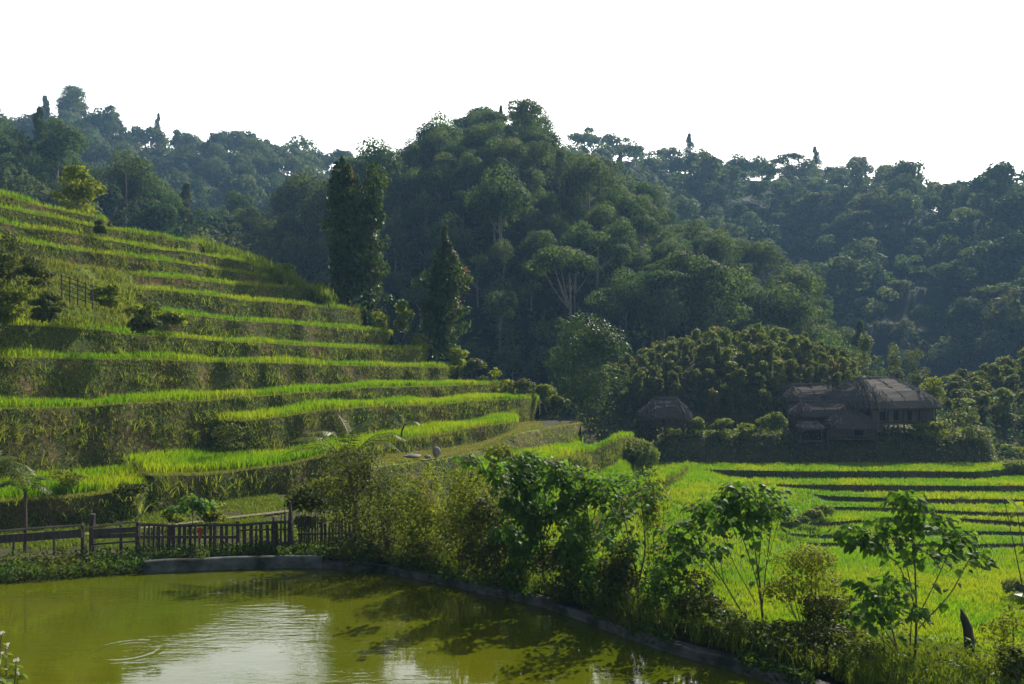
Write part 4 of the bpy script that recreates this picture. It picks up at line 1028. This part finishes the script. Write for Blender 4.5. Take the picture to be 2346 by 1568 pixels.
# ------------------------------------------------------------------ plants round the pond
rp = np.random.default_rng(41)
def tung(label, base, D, branches, nl=16, L=.24, trunk=None, name='sapling', r0=.045):
    """young broad-leaved tree: BRANCHES are chains of picture points from the trunk to the tip"""
    b0 = P(*base, D); root = thing(name, label, 'tree', tuple(b0)); tb = MB(); lb = MB()
    for br in branches:
        br = list(br); n = len(br); off = np.linspace(0, rp.normal(0, .55), n)
        pts = np.array([P(q[0], q[1], D+off[i_])-b0 for i_, q in enumerate(br)])
        t_ = np.linspace(0, 1, 4*n); s_ = np.linspace(0, 1, n); fine = np.stack([np.interp(t_, s_, pts[:, k_]) for k_ in range(3)], -1)
        for _ in range(2): fine[1:-1] = (fine[:-2]+2*fine[1:-1]+fine[2:])/4
        tube(tb, fine, np.linspace(.62*(br[0][2] if len(br[0]) > 2 else r0*.55), .005, len(fine)), 6)
        k = int(2.6*(br[-1][2] if len(br[-1]) > 2 else nl))
        f = np.clip(1-np.abs(rp.normal(0, .26, k)), .3, 1); c = np.stack([np.interp(f, t_, fine[:, q]) for q in range(3)], -1)
        a = rp.uniform(0, 6.283, k); dr = np.c_[np.cos(a), np.sin(a), np.zeros(k)]; pet = rp.uniform(.06, .46, k)[:, None]
        c2 = c+dr*pet+np.c_[np.zeros((k, 2)), rp.uniform(-.10, .16, k)]
        ax = dr*rp.uniform(.4, 1., (k, 1))+np.c_[np.zeros((k, 2)), rp.uniform(-1.1, -.15, k)]
        hearts(lb, c2, ax, dr*.55+[0, 0, 1]+rp.normal(0, .22, (k, 3)), L*.74*rp.uniform(.4, 1.25, k), 0, rp)
        for i_ in range(k): tube(tb, [c[i_], (c[i_]+c2[i_])/2+[0, 0, .02], c2[i_]], .004, 3, cap=False)
    tb.obj('trunk', M['twig'], root); lb.obj('leaves', M['tung'], root); return root
tung('tall young tree with drooping leaf umbrella right of the olive shrub by the kerb end', (2092, 1545), 18.8, [
    [(2092, 1545, .05), (2098, 1480), (2100, 1400), (2096, 1300), (2094, 1230), (2092, 1150, 46)], [(2098, 1420, .02), (2080, 1300), (2040, 1230), (2020, 1190, 24)], [(2100, 1400, .02), (2060, 1290), (1985, 1240), (1950, 1205, 30)],
    [(2100, 1420, .02), (2150, 1320), (2180, 1250), (2200, 1225, 24)], [(2104, 1440, .025), (2180, 1360), (2215, 1290), (2240, 1255, 16)], [(2060, 1290, .015), (1990, 1250), (1930, 1225, 22)], [(2096, 1260, .015), (2130, 1210), (2150, 1195, 16)],
    [(2092, 1200, .012), (2070, 1150), (2060, 1140, 20)], [(2180, 1300, .01), (2150, 1275), (2140, 1265, 10)]], 20, .27)
tung('smaller leafy young tree sharing the foot of the tall umbrella tree', (2068, 1545), 18.3, [
    [(2068, 1545, .04), (2050, 1470), (2035, 1400), (2020, 1350, 20)], [(2050, 1480, .02), (2000, 1400), (1985, 1340, 26)], [(2040, 1440, .02), (2040, 1370), (2050, 1330, 18)], [(2062, 1510, .02), (2000, 1440), (1985, 1400, 12)], [(2085, 1480, .02), (2088, 1420), (2092, 1385, 14)], [(2030, 1500, .015), (2015, 1420), (2020, 1390, 14)]], 18, .25)
tung('slender many branched young tree with a high leaf canopy above the bright field', (1748, 1432), 20.8, [
    [(1748, 1432, .045), (1740, 1330), (1722, 1210), (1715, 1130, 34)], [(1748, 1410, .03), (1735, 1330), (1690, 1200), (1660, 1140, 30)], [(1745, 1400, .025), (1755, 1300), (1770, 1180), (1772, 1125, 26)], [(1735, 1330, .02), (1745, 1220), (1740, 1120, 26)], [(1722, 1240, .015), (1690, 1160), (1690, 1110, 24)],
    [(1690, 1200, .012), (1640, 1150), (1625, 1160, 20)], [(1755, 1300, .012), (1785, 1190), (1790, 1160, 14)], [(1730, 1380, .018), (1680, 1290), (1650, 1215), (1640, 1190, 12)]], 22, .27)
tung('leaning young tree whose leafy arm reaches toward the thicket', (1700, 1405), 21.3, [
    [(1700, 1405, .03), (1650, 1320), (1590, 1240), (1570, 1190, 26)], [(1650, 1330, .02), (1600, 1270), (1555, 1230, 26)], [(1640, 1310, .02), (1620, 1230), (1600, 1160, 22)], [(1620, 1280, .02), (1560, 1260), (1530, 1215, 20)], [(1660, 1340, .015), (1650, 1280), (1640, 1250, 14)], [(1610, 1300, .012), (1580, 1290), (1570, 1270, 16)]], 20, .24)
tung('forked dark stemmed young tree standing on the kerb weeds with feathery side branches', (1462, 1400), 22.4, [
    [(1462, 1400, .06), (1462, 1330), (1440, 1240), (1420, 1130, 30)], [(1462, 1340, .04), (1480, 1260), (1470, 1150), (1455, 1085, 26)], [(1462, 1345, .03), (1410, 1280), (1380, 1230, 18)], [(1462, 1340, .02), (1510, 1290), (1530, 1250, 14)], [(1440, 1250, .02), (1400, 1170), (1390, 1100, 26)], [(1475, 1230, .02), (1490, 1170), (1488, 1110, 16)], [(1420, 1180, .02), (1430, 1120), (1425, 1090, 18)]], 20, .20)
tung('big dense young tree with the darkest drooping leaves in the thicket', (1245, 1335), 24.8, [
    [(1245, 1335, .06), (1240, 1230), (1200, 1120), (1175, 1045, 50)], [(1245, 1260, .04), (1250, 1150), (1240, 1050, 50)], [(1240, 1230, .03), (1150, 1120), (1120, 1060, 40)], [(1150, 1120, .02), (1090, 1065), (1068, 1050, 22)], [(1245, 1240, .03), (1290, 1140), (1300, 1075, 50)], [(1250, 1200, .02), (1260, 1120), (1275, 1060, 44)], [(1245, 1250, .02), (1190, 1180), (1160, 1140, 46)], [(1245, 1250, .02), (1300, 1180), (1330, 1120, 46)],
    [(1240, 1200, .02), (1210, 1120), (1200, 1095, 46)], [(1245, 1280, .02), (1270, 1200), (1255, 1160, 50)], [(1245, 1290, .02), (1180, 1240), (1150, 1210, 36)], [(1250, 1290, .02), (1310, 1240), (1320, 1190, 40)], [(1240, 1150, .02), (1215, 1080), (1210, 1040, 34)], [(1245, 1290, .02), (1225, 1230), (1220, 1190, 40)]], 40, .26)
tung('dense leafy young tree leaning beside the darkest tree toward the field', (1340, 1345), 24.2, [
    [(1340, 1345, .045), (1350, 1240), (1345, 1150), (1335, 1080, 36)], [(1345, 1280, .03), (1380, 1190), (1395, 1110, 34)], [(1345, 1260, .02), (1310, 1190), (1300, 1140, 34)], [(1350, 1250, .02), (1400, 1200), (1420, 1170, 26)], [(1348, 1230, .02), (1370, 1150), (1365, 1100, 32)], [(1345, 1290, .02), (1380, 1250), (1390, 1215, 26)], [(1342, 1300, .02), (1320, 1260), (1305, 1230, 30)]], 30, .24)
tung('small bright sapling with pale round leaves behind the picket fence', (440, 1212), 32.2, [[(440, 1212, .025), (442, 1180), (440, 1140, 26)], [(440, 1195, .012), (420, 1170), (412, 1160, 16)], [(441, 1190, .012), (462, 1165), (470, 1155, 16)], [(441, 1185, .012), (440, 1160), (450, 1145, 18)]], 18, .26)
# fine-leaved thicket
for a in (('bush', 'tall bright olive fine leafed bush in the middle of the thicket', 'bush', 1065, 1285, 1072, 150, 26.5, 'olive', dict(n=5200, L=.10, lobes=22, stems=12)),
          ('bush', 'olive fine leafed bush under the flat path rock', 'bush', 960, 1275, 1082, 130, 28.0, 'olive', dict(n=4200, L=.10, lobes=18, stems=12)),
          ('tree', 'dark twiggy tree with stout trunk and crown crossing the fern fronds', 'tree', 815, 1262, 1035, 190, 29.2, 'darkleaf', dict(n=4200, L=.11, lobes=22, stems=14, bark='bark', lowc=.25)),
          ('bush', 'thin twiggy bush with bare lower stems next to the stout trunk', 'bush', 890, 1270, 1085, 120, 28.6, 'darkleaf', dict(n=2200, L=.10, lobes=16, stems=16, bark='bark', lowc=.2)),
          ('bush', 'blue green leafy bush just past the tall pointed stake', 'bush', 706, 1215, 1108, 90, 31.2, 'darkleaf', dict(n=2000, L=.15, lobes=14, stems=5)),
          ('bush', 'brown green hanging bush above the close stake fence', 'bush', 745, 1160, 1092, 110, 32.0, 'olive', dict(n=1800, L=.13, lobes=12, stems=5)),
          ('bush', 'feathery olive bush rising behind the darkest leaved tree', 'bush', 1140, 1120, 1000, 70, 34.0, 'olive', dict(n=1500, L=.14, lobes=12, stems=6)),
          ('bush', 'yellowish fine leafed bush in front of the bright field between two young trees', 'bush', 1850, 1430, 1262, 170, 20.4, 'olive', dict(n=4600, L=.075, lobes=20, stems=14, lowc=.3)),
          ('bush', 'dark low bush at the foot of the yellowish bush', 'bush', 1905, 1455, 1360, 130, 20.0, 'darkleaf', dict(n=1800, L=.10, lobes=12, stems=8)),
          ('bush', 'olive bush with upright twigs beside the forked young tree', 'bush', 1500, 1330, 1080, 60, 23.4, 'olive', dict(n=2200, L=.09, lobes=14, stems=3)),
          ('bush', 'pale dry bush at the picture corner past the leaning stump', 'bush', 2320, 1560, 1400, 130, 17.5, 'olive', dict(n=1800, L=.08, lobes=12, stems=10)),
          ('bush', 'low bush with large leaves at the frame corner beneath the pale dry bush', 'bush', 2335, 1590, 1490, 90, 16.6, 'darkleaf', dict(n=800, L=.14, lobes=8, stems=5)),
          ('bush', 'dark bush on the kerb below the slender canopy tree', 'bush', 1690, 1475, 1395, 150, 20.0, 'darkleaf', dict(n=1600, L=.11, lobes=12, stems=6)),
          ('bush', 'spreading green bush before the yellowish bush near the kerb', 'bush', 1790, 1510, 1420, 170, 19.2, 'darkleaf', dict(n=1800, L=.11, lobes=12, stems=6)),
          ('bush', 'wide green weed bush left of the two trees that share a foot', 'bush', 1925, 1550, 1440, 190, 18.6, 'darkleaf', dict(n=2200, L=.11, lobes=14, stems=6)),
          ('bush', 'dark green shrub under the forked young tree', 'bush', 1390, 1400, 1290, 130, 23.0, 'darkleaf', dict(n=1800, L=.12, lobes=12, stems=6)),
          ('bush', 'leafy shrub between the darkest tree and its leaning neighbour', 'bush', 1290, 1375, 1250, 140, 24.0, 'darkleaf', dict(n=2200, L=.12, lobes=14, stems=6)),
          ('bush', 'shaded shrub on the kerb below the bright olive bush', 'bush', 1130, 1340, 1215, 150, 25.2, 'darkleaf', dict(n=2400, L=.11, lobes=14, stems=7)),
          ('bush', 'dim bush hanging over the kerb before the broken stake fence', 'bush', 990, 1315, 1240, 130, 27.4, 'darkleaf', dict(n=1600, L=.11, lobes=12, stems=6)),
          ('bush', 'shadowed bush spilling over the bank under the stout trunk', 'bush', 820, 1300, 1232, 150, 28.6, 'darkleaf', dict(n=1800, L=.12, lobes=12, stems=6)),
          ('bush', 'leafy green bush filling the hedge under the darkest leaved tree', 'bush', 1185, 1345, 1140, 120, 25.0, 'tung', dict(n=1500, L=.16, lobes=16, stems=8)),
          ('bush', 'leafy green bush filling the hedge between olive thicket and darkest tree', 'bush', 1120, 1330, 1150, 110, 25.6, 'darkleaf', dict(n=1700, L=.13, lobes=16, stems=8)),
          ('bush', 'upright leafy bush in the hedge before the leaning neighbour tree', 'bush', 1345, 1375, 1190, 110, 23.4, 'tung', dict(n=1500, L=.15, lobes=16, stems=8)),
          ('bush', 'mixed green bush in the hedge at the foot of the forked tree', 'bush', 1430, 1400, 1240, 110, 22.6, 'darkleaf', dict(n=1700, L=.12, lobes=16, stems=8)),
          ('bush', 'light green bush just past the forked tree trunk', 'bush', 1525, 1415, 1280, 110, 21.8, 'tung', dict(n=1300, L=.13, lobes=14, stems=8)),
          ('bush', 'ragged green bush between the leaning tree and the forked tree', 'bush', 1600, 1440, 1320, 120, 21.0, 'darkleaf', dict(n=1700, L=.11, lobes=14, stems=8)),
          ('bush', 'small pale leafed bush beside the bright round leaved sapling', 'bush', 490, 1195, 1145, 60, 33.4, 'olive', dict(n=700, L=.15, lobes=8, stems=4)),
          ('bush', 'low yellow green bush in front of the shaded riser behind the pickets', 'bush', 400, 1195, 1160, 60, 33.0, 'olive', dict(n=700, L=.15, lobes=8, stems=4)),
          ('bush', 'leafy creeper bush on the brow of the shaded bank', 'bush', 150, 1115, 1080, 80, 34.5, 'olive', dict(n=800, L=.15, lobes=8, stems=4)),
          ('bush', 'clump of dark leaves on the end of the lowest rice strip', 'bush', 300, 1135, 1105, 60, 34.0, 'darkleaf', dict(n=700, L=.15, lobes=8, stems=4)),
          ('bush', 'dark leafy clump where the upper short rice terrace begins on the bank', 'bush', 535, 1040, 968, 80, 43.5, 'darkleaf', dict(n=800, L=.16, lobes=10, stems=4))):
    k_ = dict(a[9]); k_['n'] = int(k_['n']*.95)
    at_bush(a[0], a[1], a[2], a[3], a[4], a[5], a[6]*1.2, a[7], a[8], **k_)
# stout trunk of the dark tree
# fern fronds
def frond(mb_, sb, pts, n=34, w=.42, drop=.5):
    pts = np.array(pts, float); t_ = np.linspace(0, 1, 22); s_ = np.linspace(0, 1, len(pts)); f = np.stack([np.interp(t_, s_, pts[:, k_]) for k_ in range(3)], -1)
    for _ in range(3): f[1:-1] = (f[:-2]+2*f[1:-1]+f[2:])/4
    tube(sb, f, np.linspace(.018, .005, 22), 5); tg = unit(np.gradient(f, axis=0))
    for sgn in (-1, 1):
        u = np.linspace(.12, 1, n); c = np.stack([np.interp(u, t_, f[:, k_]) for k_ in range(3)], -1); tt = np.stack([np.interp(u, t_, tg[:, k_]) for k_ in range(3)], -1)
        sd_ = unit(np.cross(tt, [0, 0, 1.]))*sgn; Ln = w*np.sin(np.pi*np.clip(u*.93+.07, 0, 1))**.7*rp.uniform(.85, 1.1, n)
        ax = sd_+tt*.45+np.array([0, 0, -drop])+rp.normal(0, .08, c.shape); ax = unit(ax)
        diamonds(mb_, c+ax*Ln[:, None]*.5, np.cross(ax, tt)*sgn+[0, 0, .2], Ln, .13, 0, None, ax, rp, .03)
def fern(label, base, crown_, D, fronds, mat='fern', w=.42, cat='fern', name='tree_fern'):
    b0 = P(*base, D); root = thing(name, label, cat, tuple(b0)); tb = MB(); c0 = P(*crown_, D)-b0
    tube(tb, curve((0, 0, -.3), c0, (rp.normal(0, .08), 0, 0), 7), np.linspace(.07, .05, 7), 7); tb.obj('trunk', M['bark'], root)
    for fr_ in fronds:
        lb = MB(); sb = MB(); n = len(fr_); off = np.linspace(0, rp.normal(0, .7), n+1)
        pts = [c0]+[P(q[0], q[1], D+off[i_+1])-b0 for i_, q in enumerate(fr_)]
        frond(lb, lb, pts, w=w); lb.obj('frond', M[mat], root)
    return root
fern('tree fern with long arching feathery fronds above the stout trunk', (800, 1250), (792, 1058), 29.6, [[(745, 1018), (690, 1022), (640, 1046)], [(740, 998), (690, 1000), (660, 1012)], [(770, 990), (740, 985), (720, 990)], [(840, 1010), (890, 1008), (925, 1040)], [(850, 1000), (900, 990), (935, 1010)], [(810, 985), (830, 970), (850, 960)], [(800, 1000), (790, 975), (775, 950)], [(830, 1040), (860, 1045), (885, 1070)]])
fern('tree fern with pale spreading fronds standing at the rail fence end', (58, 1262), (58, 1130), 29.4, [[(40, 1090), (10, 1078), (-20, 1085)], [(75, 1092), (100, 1090), (115, 1100)], [(60, 1075), (72, 1060), (80, 1050)], [(30, 1100), (5, 1105), (-20, 1120)], [(85, 1105), (105, 1115), (118, 1130)], [(50, 1085), (35, 1060), (15, 1050)]])
fern('large pale frond plant entering at the picture edge above the lowest rice strip', (-40, 1220), (-35, 1095), 28.8, [[(10, 1050), (50, 1060), (82, 1095)], [(0, 1062), (40, 1080), (70, 1112)], [(-10, 1045), (20, 1042), (50, 1052)], [(-20, 1040), (-30, 1020), (-60, 1030)]], w=.5)
lump(1444, 1046, 46, 62, 75, 'shaggy grassy end of the rounded field bank below the grass path')
fern('small plantain-like plant with drooping leaves between two rice terraces', (925, 1000), (925, 978), 52, [[(905, 960), (893, 968)], [(915, 950), (905, 945)], [(935, 950), (945, 948)], [(945, 962), (957, 972)], [(927, 945), (930, 935)]], w=.5, cat='plant', name='leafy_plant')
# leaning stump
b_ = MB(); pts = np.array([P(2222, 1505, 19.2), P(2221, 1470, 19.2), P(2217, 1440, 19.2), P(2208, 1415, 19.2), P(2202, 1396, 19.2)]); tube(b_, pts, [.10, .11, .10, .075, .015], 9)
tag(b_.obj('stump', M['wood'], smooth=True), 'dark leaning broken stump rising from the weeds near the field', 'stump')
# plant at the lower corner close to the camera, leaf at the opposite edge
def near_plant(label, base, D, tips, leaf, L, mat, k, hz_=False, name='plant', flower=False):
    b0 = P(*base, D); root = thing(name, label, 'plant', tuple(b0)); sb = MB(); lb = MB(); fb = MB()
    for tp in tips:
        t1 = P(*tp, D+rp.normal(0, .15))-b0; cv = curve((0, 0, -.2), t1, (rp.normal(0, .05), 0, .06), 8); tube(sb, cv, np.linspace(.012, .004, 8), 5)
        i_ = rp.integers(3, 8, k); c = cv[i_]; a = rp.uniform(0, 6.283, k); dr = np.c_[np.cos(a), np.sin(a), np.zeros(k)]
        hearts(lb, c+dr*.02, dr+[0, 0, -.3], dr*.4+[0, 0, 1]+rp.normal(0, .3, (k, 3)), L*rp.uniform(.5, 1.2, k), 0, rp)
        if flower: crown(fb, [(t1[0], t1[1], t1[2], .022, .02, .02)], 10, .03, rp)
    sb.obj('stem', M['twig'], root); lb.obj('leaves', M[mat], root)
    if fb.n: fb.obj('flower', M['white'], root)
    return root
near_plant('small weed with white tufts close by at the lower picture corner', (8, 1620), 7.0, [(4, 1452), (14, 1480), (36, 1512), (40, 1545), (2, 1500), (20, 1560), (-14, 1490)], 0, .07, 'bright', 10, flower=True)
near_plant('large yellow green leaves on a drooping stalk entering at the picture edge', (2470, 1900), 9.0, [(2400, 1150), (2300, 1140), (2330, 1175), (2345, 1150), (2360, 1210)], 0, .17, 'bright', 9)

# ------------------------------------------------------------------ low growth on the banks
mw = MB(); mg = MB()
n = 15000; px_ = rp.uniform(890, 2560, n); f = rp.uniform(0, 1, n)**1.2; D = rim_D(px_)+.45+f*(9.5-5.5*sm(1300-px_, 0, 400))
z = gz(px_, D); x = (px_-XC)/F_*D; pn = vn(x, D, 1.1, 50)*.5+.5
hgt = rp.uniform(.02, 1, n)*(.22+.75*pn)*(1-.3*f)
diamonds(mw, np.c_[x, D, z+hgt], rp.normal(0, .6, (n, 3))+[0, 0, .6], rp.uniform(.06, .16, n), .5, 0, np.clip(rp.uniform(0, .6, n)+.4*pn, 0, 1), None, rp)
k = rp.integers(0, n, 5200); blades(mg, np.c_[x, D, z-.02][k], .30+.35*pn[k], .022, .35, 0, None, rp, 5, .08)
# kerb edge growth hanging to the water and the shady bank below the fences
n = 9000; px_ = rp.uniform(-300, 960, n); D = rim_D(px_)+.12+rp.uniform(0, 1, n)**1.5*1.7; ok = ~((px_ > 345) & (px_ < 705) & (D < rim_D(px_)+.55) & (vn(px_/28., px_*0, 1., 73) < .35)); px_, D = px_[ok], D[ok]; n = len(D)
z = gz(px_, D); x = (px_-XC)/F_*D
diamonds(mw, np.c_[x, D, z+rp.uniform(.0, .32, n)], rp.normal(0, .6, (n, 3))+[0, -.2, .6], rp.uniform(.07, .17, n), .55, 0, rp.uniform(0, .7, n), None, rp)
n = 15000; px_ = rp.uniform(900, 2560, n); D = rim_D(px_)-.02+rp.uniform(0, .55, n); g_ = vn(px_/70., px_*0, 1., 71) > -.25+.9*sm(px_, 1200, 1300)*0; px_, D = px_[g_], D[g_]; n = len(D); x = (px_-XC)/F_*D
diamonds(mw, np.c_[x, D, -6.2+rp.uniform(-.16, .2, n)], rp.normal(0, .6, (n, 3))+[0, -.4, .5], rp.uniform(.06, .14, n), .5, 0, None, None, rp)
# short grass of the sunny strip by the path
n = 13000; px_ = rp.uniform(-250, 1000, n); D = rp.uniform(0, 1, n)*(42-30)+29.9; x = (px_-XC)/F_*D; z = gz(px_, D); keep = vn(x, D, .9, 52) > -.45; 
blades(mg, np.c_[x, D, z-.02][keep], .16, .035, .5, 0, None, rp, 5, .10)
n = 7000; px_ = rp.uniform(-250, 1000, n); D = rp.uniform(0, 1, n)*(38.5-31)+31; x = (px_-XC)/F_*D; z = gz(px_, D)
diamonds(mg, np.c_[x, D, z+rp.uniform(0, .12, n)], rp.normal(0, .5, (n, 3))+[0, 0, 1.], rp.uniform(.05, .13, n), .6, 0, None, None, rp)
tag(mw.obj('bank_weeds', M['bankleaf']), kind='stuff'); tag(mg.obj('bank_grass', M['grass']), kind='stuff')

# ------------------------------------------------------------------ haze
HAZE = 0.00042
if HAZE > 0:
    m, t, o = newmat('haze_air'); v = t.nodes.new('ShaderNodeVolumePrincipled'); v.inputs['Density'].default_value = HAZE
    v.inputs['Color'].default_value = (.34, .62, 1.0, 1); v.inputs['Anisotropy'].default_value = 0.0
    t.links.new(v.outputs[0], o.inputs['Volume'])
    b_ = MB(); box(b_, (0, 320, 65), (1700, 1100, 170)); hzb = b_.obj('haze', m); tag(hzb, kind='stuff')
